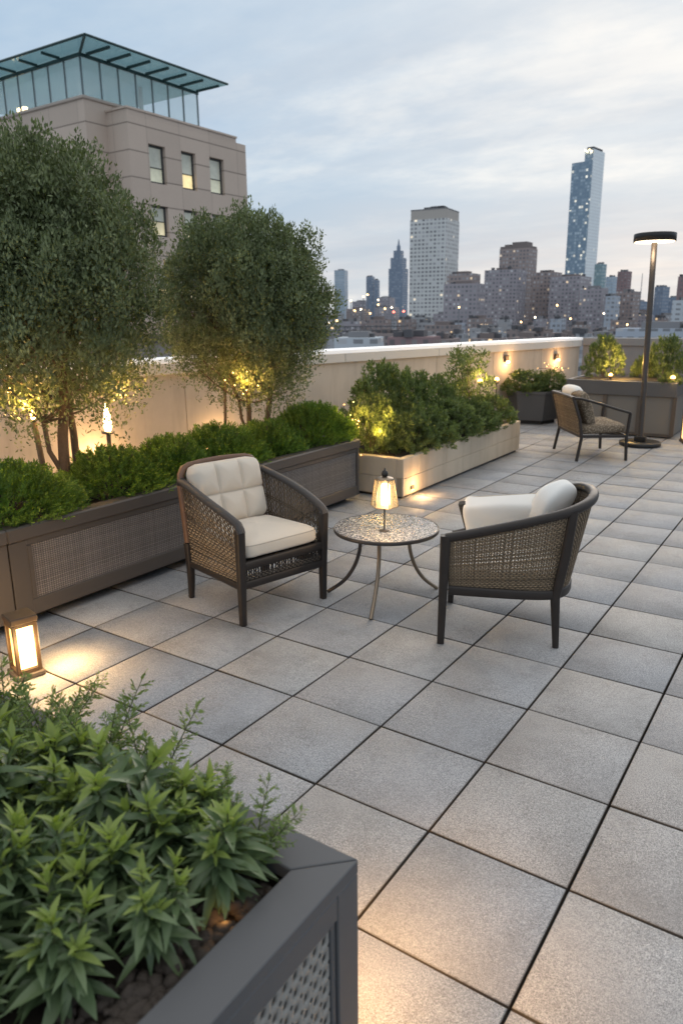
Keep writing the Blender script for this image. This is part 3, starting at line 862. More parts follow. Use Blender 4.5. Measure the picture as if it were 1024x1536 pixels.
# ------------------------------------------------------------------ far corner planters
hx = empty('hexagonal_planter', (-3.80, 10.25, 0), R(12), 'faceted dark grey planter standing left of the far armchair', 'planter')
def ngon(r, n=6, a0=0): return [(r*math.cos(a0+2*math.pi*k/n), r*math.sin(a0+2*math.pi*k/n)) for k in range(n)]
M['grey_pl'] = simple('grey_fibre_planter', (.080, .080, .083), .6, 0, .15, 3, .12, 160)
m = MB(); m.lathe([(.40, .06), (.455, .50), (.47, .505), (.47, .545), (.42, .545), (.41, .46)], 6, smooth=False); m.build('body', M['grey_pl'], hx)
MB().prism(ngon(.36), 0, .058).build('plinth', M['plinth'], hx)
MB().prism(ngon(.405), .44, .49).build('soil', M['soil'], hx)
shrub((-3.92, 10.10, .46), 0, (.95, .95, .80), .3, 'bushy green shrub on the left of the faceted grey planter', group='shrubs in the far corner')
shrub((-3.58, 10.40, .46), 2, (.95, .95, .85), 2.3, 'bushy green shrub on the right of the faceted grey planter', group='shrubs in the far corner')
fairy((-3.60, 10.55, .90), 14, (.18, .10, .03), 'warm string lights along the shrubs of the faceted grey planter', 2.5)

bp = empty('long_planter', (-2.22, 10.2, 0), 0, 'tall dark rimmed planter with beige panels in the far corner behind the lamp', 'planter')
b = MB(); b.box(-.80, .80, -.75, .75, .60, .815, .008)
b2_ = MB()
for px in (-.78, -.20, .30, .78): b2_.box(px-.028, px+.028, -.742, -.70, .03, .598)
b2_.box(-.78, .78, -.73, -.70, .02, .06)
b.build('rim', M['grey_pl'], bp); b2_.build('post', M['bronze'], bp)
M['beige_panel'] = simple('beige_grey_panel', (.150, .142, .130), .6, 0, .12, 2, .1, 150)
MB().box(-.77, .77, -.715, .74, .02, .597).build('side_panel', M['beige_panel'], bp)
MB().box(-.72, .72, -.67, .67, .78, .822).build('soil', M['soil'], bp)
shrub((-2.62, 10.0, .80), 1, (.75, .75, 1.12), 1.0, 'bright lit shrub in the far corner planter left of the lamp post', group='shrubs in the far corner')
plight((-2.28, 9.62, 1.10), 34, (1, .61, .17), .03)
spike_light((-2.40, 9.60, .86), 'glowing garden light at the foot of the lit corner shrub', 2, .03)
shrub((-2.05, 10.25, .80), 2, (.55, .55, .75), 2.0, 'small low shrub behind the lamp post in the far planter', group='shrubs in the far corner')
shrub((-1.72, 10.05, .80), 0, (.72, .72, 1.25), 3.0, 'dark upright shrub right of the lamp post in the far planter', group='shrubs in the far corner', )
shrub((-1.55, 9.60, .76), 2, (.45, .40, .42), 4.0, 'low shrub spilling over the rim beside the glowing light', group='shrubs in the far corner')
spike_light((-1.50, 9.50, .86), 'glowing garden light at the right edge of the far planter', 4, .035)

# box lantern at the right edge
def lantern_box(loc, rz, w, h, lab, post, glow, ring):
    t = empty('floor_lantern', loc, rz, lab, 'lantern')
    f = MB(); hw = w/2
    for a in (-1, 1):
        for b in (-1, 1):
            f.box(a*hw, a*(hw-post), b*hw, b*(hw-post), .03, h-.035, .003)
    for z0, z1 in ((.03, .03+post*.9), (h-.035-post*.9, h-.035)):
        for a in (-1, 1):
            f.box(a*hw*.992, a*(hw-post*.9), -hw+post, hw-post, z0, z1); f.box(-hw+post, hw-post, a*hw*.992, a*(hw-post*.9), z0, z1)
    f.build('frame', M['lantern_wood'], t)
    MB().box(-hw-.005, hw+.005, -hw-.005, hw+.005, h-.034, h, .005).build('lid', M['lantern_wood'], t)
    MB().box(-hw-.012, hw+.012, -hw-.012, hw+.012, 0, .029, .005).build('base', M['lantern_wood'] if not ring else M['bronze'], t)
    return t
lr = lantern_box((-1.13, 9.30, 0), R(20), .26, .70, 'tall glowing box lantern cut by the right edge beside the far planter', .012, None, False)
for (i, (a, b)) in enumerate(((0, -1), (-1, 0), (1, 0), (0, 1))):
    m = MB(); c = .112
    if a == 0: m.box(-c, c, b*.118, b*.113, .05, .65)
    else: m.box(a*.118, a*.113, -c, c, .05, .65)
    m.build('panel', M['warm_soft'], lr)

# ------------------------------------------------------------------ floor lamp with disc head
fl = empty('floor_lamp', (-1.70, 8.70, 0), 0, 'tall black floor lamp with a flat round glowing head', 'lamp')
m = MB(); m.lathe([(0, .004), (.27, .004), (.275, .012), (.275, .05), (.268, .056), (0, .056)], 48); m.build('base', M['black_metal'], fl)
MB().box(-.075, .075, -.05, .05, .057, .13, .006).build('foot_block', M['black_metal'], fl)
LX = -.055
MB().tube([(0, 0, .12), (LX*.5, -.01, 1.4), (LX, -.02, 2.68)], .037, 16).build('pole', M['steel_dk'], fl)
MB().lathe([(0, 2.695), (.25, 2.695), (.262, 2.69), (.262, 2.785), (.254, 2.793), (0, 2.793)], 48, (LX, -.02, 0)).build('lamp_head', M['black_metal'], fl)
MB().lathe([(.045, 2.686), (.245, 2.686), (.245, 2.692), (.045, 2.692)], 48, (LX, -.02, 0)).build('diffuser', M['disc_light'], fl)
plight((-1.70+LX, 8.58, 2.52), 14, (1, .75, .48), .15)
# ------------------------------------------------------------------ woven surfaces
def weave(S, nu, nv, amp, rad, urange=(0, 1), vrange=(0, 1), rows=None, cols=None, su=2, slant=0.0, flat=1.0):
    """strands over a surface S(u,v)->points; returns (row strands, column strands) as numpy tube meshes"""
    def nrm(u, v):
        e = 1e-3
        a = S(np.clip(u+e, 0, 1), v) - S(np.clip(u-e, 0, 1), v); b = S(u, np.clip(v+e, 0, 1)) - S(u, np.clip(v-e, 0, 1))
        return unit(np.cross(a, b))
    us = np.linspace(urange[0], urange[1], nu); vs = np.linspace(vrange[0], vrange[1], nv)
    R_ = []; C_ = []
    for i, v in enumerate(vs):
        if rows is not None and not rows(v): continue
        t = np.linspace(0, nu-1, (nu-1)*su+1); u = urange[0] + (urange[1]-urange[0])*t/(nu-1)
        jit = RNG.normal()*.12/nv
        vv = np.clip(v + jit + 0*u, 0, 1)
        off = amp*np.cos(math.pi*(t + i))
        R_.append(S(u, vv) + nrm(u, vv)*off[:, None])
    for j, u0 in enumerate(us):
        if cols is not None and not cols(u0): continue
        t = np.linspace(0, nv-1, (nv-1)*su+1); v = vrange[0] + (vrange[1]-vrange[0])*t/(nv-1)
        uu = np.clip(u0 + slant*(v-.5) + RNG.normal()*.15/nu, 0, 1)
        off = -amp*np.cos(math.pi*(t + j))
        C_.append(S(uu, v) + nrm(uu, v)*off[:, None])
    return polytubes(R_, rad, 4, flat) if R_ else None, polytubes(C_, rad, 4, flat) if C_ else None

def woven(name, S, nu, nv, amp, rad, mrow, mcol, parent, **k):
    a, b = weave(S, nu, nv, amp, rad, **k)
    V = []; F = []; o = 0; mi = []
    for q, (part) in enumerate((a, b)):
        if part is None: continue
        V.append(part[0]); F.append(part[1] + o); o += len(part[0]); mi.append(np.full(len(part[1]), q, dtype=np.int32))
    me = np_mesh(name, np.concatenate(V), np.concatenate(F), True)
    me.materials.append(mrow); me.materials.append(mcol)
    me.polygons.foreach_set('material_index', np.concatenate(mi))
    return link(name, me, None, parent)

def cushion(name, w, d, h, mat, parent, loc, rot=(0, 0, 0), e1=.55, e2=.28, dome=.0, nu=72, nv=36, piping=None, wob=.004):
    V = []; F = []
    sg = lambda c, e: math.copysign(abs(c)**e, c)
    ph = [random.uniform(0, 6) for _ in range(6)]
    for j in range(nv+1):
        v = -math.pi/2 + math.pi*j/nv
        for i in range(nu):
            u = 2*math.pi*i/nu
            x = w/2*sg(math.cos(v), e1)*sg(math.cos(u), e2); y = d/2*sg(math.cos(v), e1)*sg(math.sin(u), e2); z = h/2*sg(math.sin(v), e1)
            q = max(0, 1-(2*x/w)**2)*max(0, 1-(2*y/d)**2)
            z += dome*q*(1 if z > 0 else .2) + wob*(math.sin(x*23+ph[0]+2*math.sin(y*9+ph[1])) + math.sin(y*19+ph[2]+x*6))*(.3+q)
            x += wob*.6*math.sin(y*15+ph[3]+z*20); y += wob*.6*math.sin(x*17+ph[4]+z*23)
            V.append((x, y, z))
    for j in range(nv):
        for i in range(nu): F.append((j*nu+i, j*nu+(i+1) % nu, (j+1)*nu+(i+1) % nu, (j+1)*nu+i))
    o = link(name, np_mesh(name, V, F, True), mat, parent, loc, rot)
    if piping:
        pts = []
        for i in range(97):
            u = 2*math.pi*i/96
            f = .985; pts.append((w/2*f*sg(math.cos(u), e2), d/2*f*sg(math.sin(u), e2), h*.30))
        MB().tube(pts, .0036, 6, cap=False).build('piping', piping, o)
    return o

M['piping'] = fabric('piping_fabric', (.50, .44, .37))

# ------------------------------------------------------------------ armchair with tufted cushions
ac = empty('armchair', (-2.478, 1.383, 0), R(-13.65), 'brown woven armchair with a tufted cream back cushion facing the small table', 'armchair', 'woven terrace chairs')
for s in (-1, 1):
    MB().tube([(.30, .317*s, 0), (.302, .317*s, .25), (.308, .319*s, .46), (.312, .320*s, .585)], [.019, .023, .025, .026], 12, sq=5).build('leg', M['frame_dk'], ac)
    MB().tube([(-.315, .300*s, 0), (-.298, .304*s, .12), (-.292, .306*s, .24), (-.30, .308*s, .38)], [.017, .021, .024, .025], 12, sq=4).build('leg', M['frame_dk'], ac)
# back frame
bf = [(-.300, -.308, .385), (-.325, -.308, .58), (-.355, -.303, .74), (-.371, -.290, .815), (-.379, -.262, .853), (-.384, -.215, .868), (-.388, -.1, .876), (-.389, 0, .879)]
bf = bf + [(x, -y, z) for x, y, z in bf[-2::-1]]
MB().tube(bf, .022, 12, sq=3, rw=.020, up=(1, 0, .25)).build('back_frame', M['frame_wood'], ac)
def Lback(u, v):
    y = -.285 + .57*u; z = .30 + .55*v; x = -.292 - .085*v**1.1
    return np.stack([x + 0*y, y + 0*v, z + 0*y], -1)
woven('back_weave', Lback, 30, 30, .004, .0042, M['cane_grey'], M['cane_grey'], ac)
def arm_z(x): 
    t = np.clip((x+.345)/.665, 0, 1)
    return .785 - .155*t**1.15 - .02*t**6
for s in (-1, 1):
    pts = [(-.350, .302*s, .760)] + [(x, (.306 + .022*math.sin(math.pi*(x+.36)/.75))*s, float(arm_z(x))) for x in np.linspace(-.34, .29, 12)] + [(.318, .320*s, .598), (.326, .320*s, .578)]
    MB().tube(pts, .019, 12, sq=2.6, rw=.027, up=(0, 0, 1)).build('armrest', M['wrap'], ac)
    def Lside(u, v, s=s):
        x = -.295 + .59*u - .045*v*(1-u)
        z0 = .262; z1 = arm_z(x) - .012
        z = z0 + (z1-z0)*v
        y = (.306 + .014*np.sin(math.pi*u)*v)*s
        return np.stack([x + 0*z, y + 0*z, z], -1)
    woven('side_weave', Lside, 34, 27, .0035, .0040, M['cane'] if s < 0 else M['cane_dk'], M['cane_dk'], ac, rows=lambda v: v < .50 or abs(v-.99) < .02 or (v < .78 and RNG.uniform() < .35), slant=-.03, flat=1.25)  # near side paler, its lit look put into the strand colour
    MB().tube([(-.285, .306*s, .243), (0, .306*s, .240), (.295, .317*s, .240)], .020, 10, sq=4, rw=.016, up=(0, 0, 1)).build('side_rail', M['frame_dk'], ac)
sf = MB()
sf.tube([(.305, -.297, .368), (.305, .297, .368)], .026, 10, sq=5, rw=.016, up=(0, 0, 1))
sf.tube([(.305, -.297, .249), (.305, .297, .249)], .024, 10, sq=5, rw=.014, up=(0, 0, 1))
sf.tube([(-.30, -.29, .368), (-.30, .29, .368)], .024, 10, sq=5, rw=.014, up=(0, 0, 1))
sf.tube([(-.28, -.285, .37), (.295, -.285, .37)], .020, 10, sq=5, rw=.014, up=(0, 0, 1)); sf.tube([(-.28, .285, .37), (.295, .285, .37)], .020, 10, sq=5, rw=.014, up=(0, 0, 1))
for y in np.linspace(-.24, .24, 9): sf.box(-.29, .29, y-.022, y+.022, .368, .380)
sf.build('seat_frame', M['frame_dk'], ac)
def Lfront(u, v): 
    y = -.292 + .584*u; z = .268 + .078*v
    return np.stack([.305 + 0*z, y + 0*z, z + 0*y], -1)
woven('apron_weave', Lfront, 37, 8, .003, .0044, M['cane_grey'], M['frame_dk'], ac, rows=lambda v: v < .50, flat=1.2)
cushion('seat_cushion', .575, .572, .112, M['cream'], ac, (.025, 0, .440), (0, R(-1.5), 0), .40, .20, .022, piping=M['piping'])
# tufted back cushion: 3 x 2 panels
def tufted(parent):
    nu, nv = 66, 54; hw, hh = .272, .425
    V = []; F = []
    def front(a, b):
        ea = (1-abs(a)**9); eb = (1-abs(2*b-1)**9)
        edge = (max(ea, 0)*max(eb, 0))**.42
        pu = abs(math.sin(math.pi*1.5*(a+1))); pv = abs(math.sin(math.pi*2*b))
        tuft = min(pu, pv)**.42 * (.75 + .25*(pu*pv)**.5)
        return edge*(.062 + .046*tuft)
    for j in range(nv+1):
        for i in range(nu+1):
            a = -1 + 2*i/nu; b = j/nv
            cr = 1 - .075*max(0, abs(a)-.72)/.28*max(0, abs(2*b-1)-.72)/.28
            V.append((front(a, b), a*hw*cr, (.5 + (b-.5)*cr)*hh))
    o = len(V)
    for j in range(nv+1):
        for i in range(nu+1):
            a = -1 + 2*i/nu; b = j/nv
            cr = 1 - .075*max(0, abs(a)-.72)/.28*max(0, abs(2*b-1)-.72)/.28
            e = (max(1-abs(a)**9, 0)*max(1-abs(2*b-1)**9, 0))**.42
            V.append((-.030*e, a*hw*cr, (.5 + (b-.5)*cr)*hh))
    w = nu+1
    for j in range(nv):
        for i in range(nu):
            F.append((j*w+i, j*w+i+1, (j+1)*w+i+1, (j+1)*w+i)); F.append((o+j*w+i, o+(j+1)*w+i, o+(j+1)*w+i+1, o+j*w+i+1))
    me = np_mesh('back_cushion', V, F, True)
    bm = bmesh.new(); bm.from_mesh(me); bmesh.ops.remove_doubles(bm, verts=bm.verts, dist=1e-5); bm.to_mesh(me); bm.free()
    me.polygons.foreach_set('use_smooth', np.ones(len(me.polygons), dtype=bool))
    return link('back_cushion', me, M['cream'], parent, (-.245, 0, .462), (0, R(-13.5), 0))
tufted(ac)

# ------------------------------------------------------------------ barrel chair seen from behind
BA = 204.5
bc = empty('barrel_chair', (-.9865, 1.8555, 0), R(BA), 'woven barrel chair with white cushions seen from behind, right of the small table', 'armchair', 'woven terrace chairs')
def smooth(pts, n=60):
    pts = np.array(pts, float); m = len(pts); out = []
    for k in range(n):
        t = k/(n-1)*(m-1); i = min(int(t), m-2); f = t-i
        p0 = pts[max(i-1, 0)]; p1 = pts[i]; p2 = pts[i+1]; p3 = pts[min(i+2, m-1)]
        out.append(.5*((2*p1) + (-p0+p2)*f + (2*p0-5*p1+4*p2-p3)*f*f + (-p0+3*p1-3*p2+p3)*f**3))
    return np.array(out)
TOP = smooth([(.325, .315, .618), (.20, .325, .648), (.04, .335, .690), (-.13, .338, .735), (-.30, .315, .782), (-.41, .225, .812), (-.462, .09, .826), (-.465, -.06, .824),
              (-.43, -.19, .808), (-.34, -.285, .760), (-.18, -.325, .660), (.0, -.325, .560), (.16, -.318, .490), (.295, -.310, .450)], 110)
LOW = smooth([(.305, .300, .315), (.20, .305, .314), (.05, .308, .312), (-.11, .308, .311), (-.25, .283, .310), (-.325, .21, .310), (-.36, .09, .310), (-.362, -.06, .310),
              (-.345, -.17, .310), (-.275, -.265, .310), (-.13, -.303, .312), (.02, -.308, .313), (.18, -.305, .314), (.285, -.300, .315)], 110)
MB().tube(TOP, .024, 14, sq=2.6, rw=.027, up=(0, 0, 1)).build('top_rail', M['frame_dk'], bc)
MB().tube(LOW, .028, 12, sq=4, rw=.020, up=(0, 0, 1)).build('seat_rail', M['frame_dk'], bc)
def Rsurf(u, v):
    u = np.asarray(u, float); v = np.asarray(v, float)
    f = np.clip(u, 0, 1)*109; i = np.clip(f.astype(int), 0, 108); t = (f-i)[..., None]
    a = TOP[i]*(1-t) + TOP[i+1]*t; b = LOW[i]*(1-t) + LOW[i+1]*t
    w = v[..., None]
    return b*(1-w) + a*w
woven('wicker_panel', Rsurf, 152, 35, .0034, .0036, M['cane_mid'], M['cane_dk'], bc, urange=(.006, .994), vrange=(.06, .955), flat=1.35)
MB().tube([(.340, .318, 0), (.334, .317, .30), (.330, .316, .52), (.328, .315, .632)], [.020, .024, .027, .029], 12, sq=5).build('leg', M['frame_dk'], bc)
MB().tube([(.298, -.308, 0), (.296, -.308, .25), (.296, -.310, .455)], [.018, .022, .026], 12, sq=5).build('leg', M['frame_dk'], bc)
for s, iu, bx_, by_ in ((1, float(np.argmin(np.linalg.norm(LOW[:, :2]-np.array([-.270, .27]), axis=1)))/109, -.290, .285), (-1, float(np.argmin(np.linalg.norm(LOW[:, :2]-np.array([-.315, -.235]), axis=1)))/109, -.355, -.262)):
    a = Rsurf(np.array([iu]), np.array([0.0]))[0]; b = Rsurf(np.array([iu]), np.array([1.0]))[0]
    mid = Rsurf(np.array([iu]), np.array([.5]))[0]
    o_ = np.array([-.010, .012*s, 0])
    MB().tube([(bx_, by_, 0), (bx_*.97, by_*.99, .14), a + o_*.3 + np.array([0, 0, -.02]), mid + o_*1.2, b + o_*.6], [.017, .021, .026, .026, .024], 12, sq=3.5).build('leg', M['frame_dk'], bc)
sd_ = MB()
for y in np.linspace(-.24, .24, 9): sd_.box(-.31, .30, y-.024, y+.024, .318, .330)
sd_.build('seat_slats', M['frame_dk'], bc)
cushion('seat_cushion', .60, .56, .11, M['white_fab'], bc, (.0, 0, .388), (0, 0, 0), .42, .22, .015, piping=M['piping'])
# inner lining of the backrest, darker weave
cl_ = empty('back_cushion', (0, 0, 0))
COL.objects.unlink(cl_); bpy.data.objects.remove(cl_)
bcm = bc.matrix_basis
def on_chair(local, rz=0): 
    a = R(BA); x, y, zz = local
    return (-.9865 + x*math.cos(a) - y*math.sin(a), 1.8555 + x*math.sin(a) + y*math.cos(a), zz)
wc = cushion('large_cushion', .50, .40, .145, M['white_fab'], None, on_chair((-.035, -.165, .565)), (0, 0, 0), .40, .18, .03, piping=M['piping'], wob=.008)
wc.rotation_euler = (Matrix.Rotation(R(BA-14), 3, 'Z') @ Matrix.Rotation(R(8), 3, 'Y') @ Matrix.Rotation(R(64), 3, 'X')).to_euler()
tag(wc, 'large white cushion with a dark fringed edge leaning in the barrel chair', 'cushion')
fr = MB()
for k in range(30):
    t = -.185 + .37*k/29
    fr.box(.225 + random.uniform(-.002, .002), .268, t-.0045, t+.0045, -.016, .016)
fr.build('fringe', M['fringe'], wc)
pl = cushion('scatter_pillow', .145, .31, .27, M['white_fab'], None, on_chair((-.27, -.10, .725)), (0, 0, 0), .72, .52, .01, wob=.006)
pl.rotation_euler = (Matrix.Rotation(R(BA-38), 3, 'Z') @ Matrix.Rotation(R(-24), 3, 'Y')).to_euler()
tag(pl, 'small soft white pillow at the top of the barrel chair back', 'pillow')

# ------------------------------------------------------------------ far lounge chair
fc = empty('lounge_chair', (-2.10, 7.63, 0), R(35.4), 'wide dark framed lounge chair with woven back near the floor lamp', 'armchair', 'woven terrace chairs')
for x, y in ((.30, -.44), (.30, .44)):
    MB().tube([(x+.01, y, 0), (x-.005, y*.99, .30), (x+.015, y, .585)], .018, 10, sq=4).build('leg', M['frame_dk'], fc)
for y in (-.44, .44):
    MB().tube([(-.32, y*1.04, 0), (-.27, y, .30), (-.31, y*1.01, .52), (-.385, y*.97, .745), (-.392, y*.93, .775)], .018, 10, sq=4).build('leg', M['frame_dk'], fc)
fm = MB(); fm.tube([(.29, -.435, .31), (.29, .435, .31)], .018, 10, sq=4); fm.tube([(-.272, -.44, .31), (-.272, .44, .31)], .018, 10, sq=4)
for y in (-.44, .44): fm.tube([(-.272, y*.97, .31), (.29, y, .31)], .018, 10, sq=4)
fm.build('seat_frame', M['frame_dk'], fc)
for s in (-1, 1):
    MB().tube([(-.392, .415*s, .785), (-.30, .43*s, .778), (-.1, .44*s, .722), (.15, .443*s, .645), (.30, .443*s, .602), (.318, .441*s, .585)], .016, 10, sq=3, rw=.026, up=(0, 0, 1)).build('armrest', M['frame_dk'], fc)
MB().tube([(-.393, -.42, .786), (-.402, 0, .792), (-.393, .42, .786)], .018, 10, sq=3, rw=.024, up=(0, 0, 1)).build('top_rail', M['frame_dk'], fc)
def Fback(u, v):
    y = -.425 + .85*u; z = .325 + .445*v; x = -.275 - .115*v**1.25
    return np.stack([x + 0*y, y + 0*v, z + 0*y], -1)
woven('back_weave', Fback, 42, 22, .005, .0085, M['cane'], M['cane_dk'], fc, flat=1.2)
cushion('seat_cushion', .60, .82, .13, M['pattern'], fc, (.02, 0, .385), (0, R(-2), 0), .5, .25, .02)
a35 = R(35.4)
def on_far(l): return (-2.087 + l[0]*math.cos(a35) - l[1]*math.sin(a35), 7.613 + l[0]*math.sin(a35) + l[1]*math.cos(a35), l[2])
q = cushion('patterned_cushion', .46, .42, .15, M['pattern'], None, on_far((-.17, -.10, .62)), (0, 0, 0), .6, .35, .02)
q.rotation_euler = (Matrix.Rotation(a35, 3, 'Z') @ Matrix.Rotation(R(72), 3, 'Y')).to_euler()
tag(q, 'dark patterned back cushion leaning inside the far lounge chair', 'cushion')
q = cushion('white_pillow', .36, .40, .16, M['white_fab'], None, on_far((-.20, .16, .72)), (0, 0, 0), .7, .45, .02)
q.rotation_euler = (Matrix.Rotation(a35+.2, 3, 'Z') @ Matrix.Rotation(R(70), 3, 'Y')).to_euler()
tag(q, 'white pillow peeking over the back of the far lounge chair', 'pillow')

# ------------------------------------------------------------------ round side table
TC = Vector((-1.763, 1.833, 0))
tb = empty('side_table', TC, 0, 'small round table with a glittering mosaic top and three curved legs', 'table')
MB().lathe([(0, .472), (.322, .472), (.329, .476), (.329, .484), (.324, .488), (0, .488)], 72).build('tabletop', M['mosaic'], tb)
MB().lathe([(.322, .464), (.331, .464), (.334, .468), (.334, .486), (.3295, .489), (.329, .470), (.322, .468)], 72).build('rim', M['steel_dk'], tb)
feet = [(-1.661, 1.483), (-2.147, 1.726), (-1.562, 2.172)]
for k, (x, y) in enumerate(feet):
    d = Vector((x, y, 0)) - TC; rr = d.length; d.normalize()
    P_ = [d*.185 + Vector((0, 0, .470)), d*.172 + Vector((0, 0, .40)), d*.178 + Vector((0, 0, .31)), d*.215 + Vector((0, 0, .20)), d*.285 + Vector((0, 0, .095)), d*rr + Vector((0, 0, .004))]
    P_ = smooth([tuple(v) for v in P_], 28)
    MB().tube(P_, .0125, 10).build('leg', M['steel_dk'] if k == 1 else M['steel_br'], tb)
MB().tube([(.17*math.cos(a), .17*math.sin(a), .463) for a in np.linspace(0, 2*math.pi, 41)], .007, 8, cap=False).build('ring', M['steel_dk'], tb)

# table lamp
tl = empty('table_lamp', (-1.728, 1.752, .4885), R(20), 'small glowing glass lantern lamp on a thin stem standing on the round table', 'lamp')
MB().lathe([(0, 0), (.034, 0), (.034, .004), (.008, .009), (0, .009)], 24).build('base', M['steel_dk'], tl)
MB().tube([(0, 0, .008), (0, 0, .155)], .0055, 8).build('stem', M['steel_dk'], tl)
n6 = 6
gl_ = MB(); gl_.lathe([(.084, .165), (.058, .325)], n6, smooth=False); gl_.f = [f for f in gl_.f if len(f) == 4]; gl_.sm = gl_.sm[:len(gl_.f)]; gl_.mi = gl_.mi[:len(gl_.f)]
gl_.build('glass_shade', M['amber_glass'], tl)
fr_ = MB()
for k in range(6):
    a = 2*math.pi*k/6
    fr_.tube([(.085*math.cos(a), .085*math.sin(a), .160), (.059*math.cos(a), .059*math.sin(a), .328)], .0036, 6)
for r_, z_ in ((.085, .160), (.059, .328)):
    for k in range(6):
        a, b = 2*math.pi*k/6, 2*math.pi*(k+1)/6
        fr_.tube([(r_*math.cos(a), r_*math.sin(a), z_), (r_*math.cos(b), r_*math.sin(b), z_)], .0034, 6)
fr_.build('frame', M['steel_br'], tl)
MB().lathe([(0, .155), (.080, .155), (.080, .160), (0, .160)], 6, smooth=False).build('tray', M['steel_br'], tl)
MB().lathe([(0, .327), (.060, .327), (.050, .338), (.022, .345), (0, .345)], 24).build('cap', M['steel_br'], tl)
MB().lathe([(0, .343), (.016, .347), (.022, .362), (.016, .378), (.006, .385), (.004, .398), (0, .402)], 18).build('finial', M['black_metal'], tl)
MB().lathe([(0, .168), (.028, .168), (.030, .175), (.030, .290), (.022, .302), (0, .302)], 20, (.006, -.004, 0)).build('candle_tube', M['warm_core'], tl)
plight((-1.728+.075, 1.752-.10, .72), 4.5, (1, .66, .32), .04)

# ------------------------------------------------------------------ floor lantern at the left
fln = lantern_box((-2.80, -.075, 0), R(-14), .125, .335, 'small wooden framed floor lantern glowing on the paving at the left edge', .020, None, True)
for a, b in ((1, 0), (0, -1), (-1, 0), (0, 1)):
    m = MB(); c = .043; e_ = .046; f_ = .043
    if a: m.box(a*e_, a*f_, -c, c, .052, .283)
    else: m.box(-c, c, b*e_, b*f_, .052, .283)
    m.build('panel', M['warm_panel'] if (a, b) != (0, -1) else M['warm_dim'], fln)
for a, w_ in ((-14, 5), (-104, 2.5), (166, .4), (48, 8.0)):
    plight((-2.80 + .135*math.cos(R(a)), -.075 + (.24 if a == 48 else .135)*math.sin(R(a)), .15 if a == 48 else .17), w_, (1, .60, .24), .05)
# thin garden stake with the plant beside it
MB().tube([(-1.905, -.885, .55), (-1.90, -.88, .9)], .006, 6)

# ------------------------------------------------------------------ foreground planter
X1, Y1, HF = -.238, -.869, .62
X0, Y0 = -2.35, -2.55
fp = empty('planter_box', ((X0+X1)/2, (Y0+Y1)/2, 0), 0, 'large charcoal planter box in the foreground filled with leafy plants', 'planter')
cx_, cy_ = (X0+X1)/2, (Y0+Y1)/2; hx_, hy_ = (X1-X0)/2, (Y1-Y0)/2; rw_ = .108
rim = MB()
def miter(a, b, c, d): rim.prism([a, b, c, d], .585, HF)
gp = .0012
miter((hx_-gp*0, hy_-gp), (hx_-rw_, hy_-rw_-gp), (hx_-rw_, -hy_+rw_), (hx_, -hy_))
miter((hx_-gp, hy_), (-hx_, hy_), (-hx_+rw_, hy_-rw_), (hx_-rw_-gp, hy_-rw_))
miter((-hx_, hy_-gp), (-hx_, -hy_), (-hx_+rw_, -hy_+rw_), (-hx_+rw_, hy_-rw_-gp))
miter((-hx_+gp, -hy_), (hx_, -hy_-0.0), (hx_-rw_, -hy_+rw_-gp), (-hx_+rw_, -hy_+rw_-gp))
ro = rim.build('rim', M['charcoal'], fp)
bv = ro.modifiers.new('bevel', 'BEVEL'); bv.width = .004; bv.segments = 2; bv.limit_method = 'ANGLE'
fr2 = MB()
for sx_ in (-1, 1):
    for sy in (-1, 1):
        fr2.box(sx_*(hx_-.001), sx_*(hx_-.06), sy*(hy_-.001), sy*(hy_-.082), .03, .584, .003)
for sx_ in (-1, 1):
    fr2.box(sx_*(hx_-.001), sx_*(hx_-.05), -hy_+.083, hy_-.083, .522, .584, .003); fr2.box(sx_*(hx_-.001), sx_*(hx_-.05), -hy_+.083, hy_-.083, .03, .10, .003)
for sy in (-1, 1):
    fr2.box(-hx_+.061, hx_-.061, sy*(hy_-.001), sy*(hy_-.05), .522, .584, .003); fr2.box(-hx_+.061, hx_-.061, sy*(hy_-.001), sy*(hy_-.05), .03, .10, .003)
fr2.build('frame', M['charcoal'], fp)
M['perf'] = simple('grey_perforated_sheet', (.27, .265, .25), .5, .2, .12, 3, .12, 300)
def perforated(parent, y0, y1, z0, z1, x):
    cyw, czw = .0330, .0400; V = []; F = []; ny = int((y1-y0)/cyw); nz = int((z1-z0)/czw)
    cyw = (y1-y0)/ny; czw = (z1-z0)/nz
    K = 16
    for j in range(nz):
        for i in range(ny):
            c = np.array([y0 + (i+.5)*cyw, z0 + (j+.5)*czw]); sh = .0 if i % 2 else 0
            o = len(V)
            rot = .18
            for k in range(K):
                a = 2*math.pi*(k+.5)/K; ca, sa = math.cos(a), math.sin(a)
                m_ = max(abs(ca), abs(sa)); V.append((x, c[0] + ca/m_*cyw/2, c[1] + sa/m_*czw/2))
            for dep in (0, -.005):
                for k in range(K):
                    a = 2*math.pi*(k+.5)/K; ca = math.copysign(abs(math.cos(a))**.55, math.cos(a)); sa = math.copysign(abs(math.sin(a))**.55, math.sin(a))
                    yy, zz = ca*.0080, sa*.0115
                    V.append((x + dep, c[0] + yy + zz*rot, c[1] + zz))
            for k in range(K):
                k2 = (k+1) % K
                F.append((o+k, o+k2, o+K+k2, o+K+k)); F.append((o+K+k, o+K+k2, o+2*K+k2, o+2*K+k))
    return link('perforated_panel', np_mesh('perforated_panel', V, F, False), M['perf'], parent)
perforated(fp, -hy_+.10, hy_-.10, .112, .508, hx_-.014)
M['perf_back'] = simple('panel_shadow_backing', (.20, .195, .19), .8)
MB().box(hx_-.034, hx_-.038, -hy_+.09, hy_-.09, .105, .515).build('panel_backing', M['perf_back'], fp)
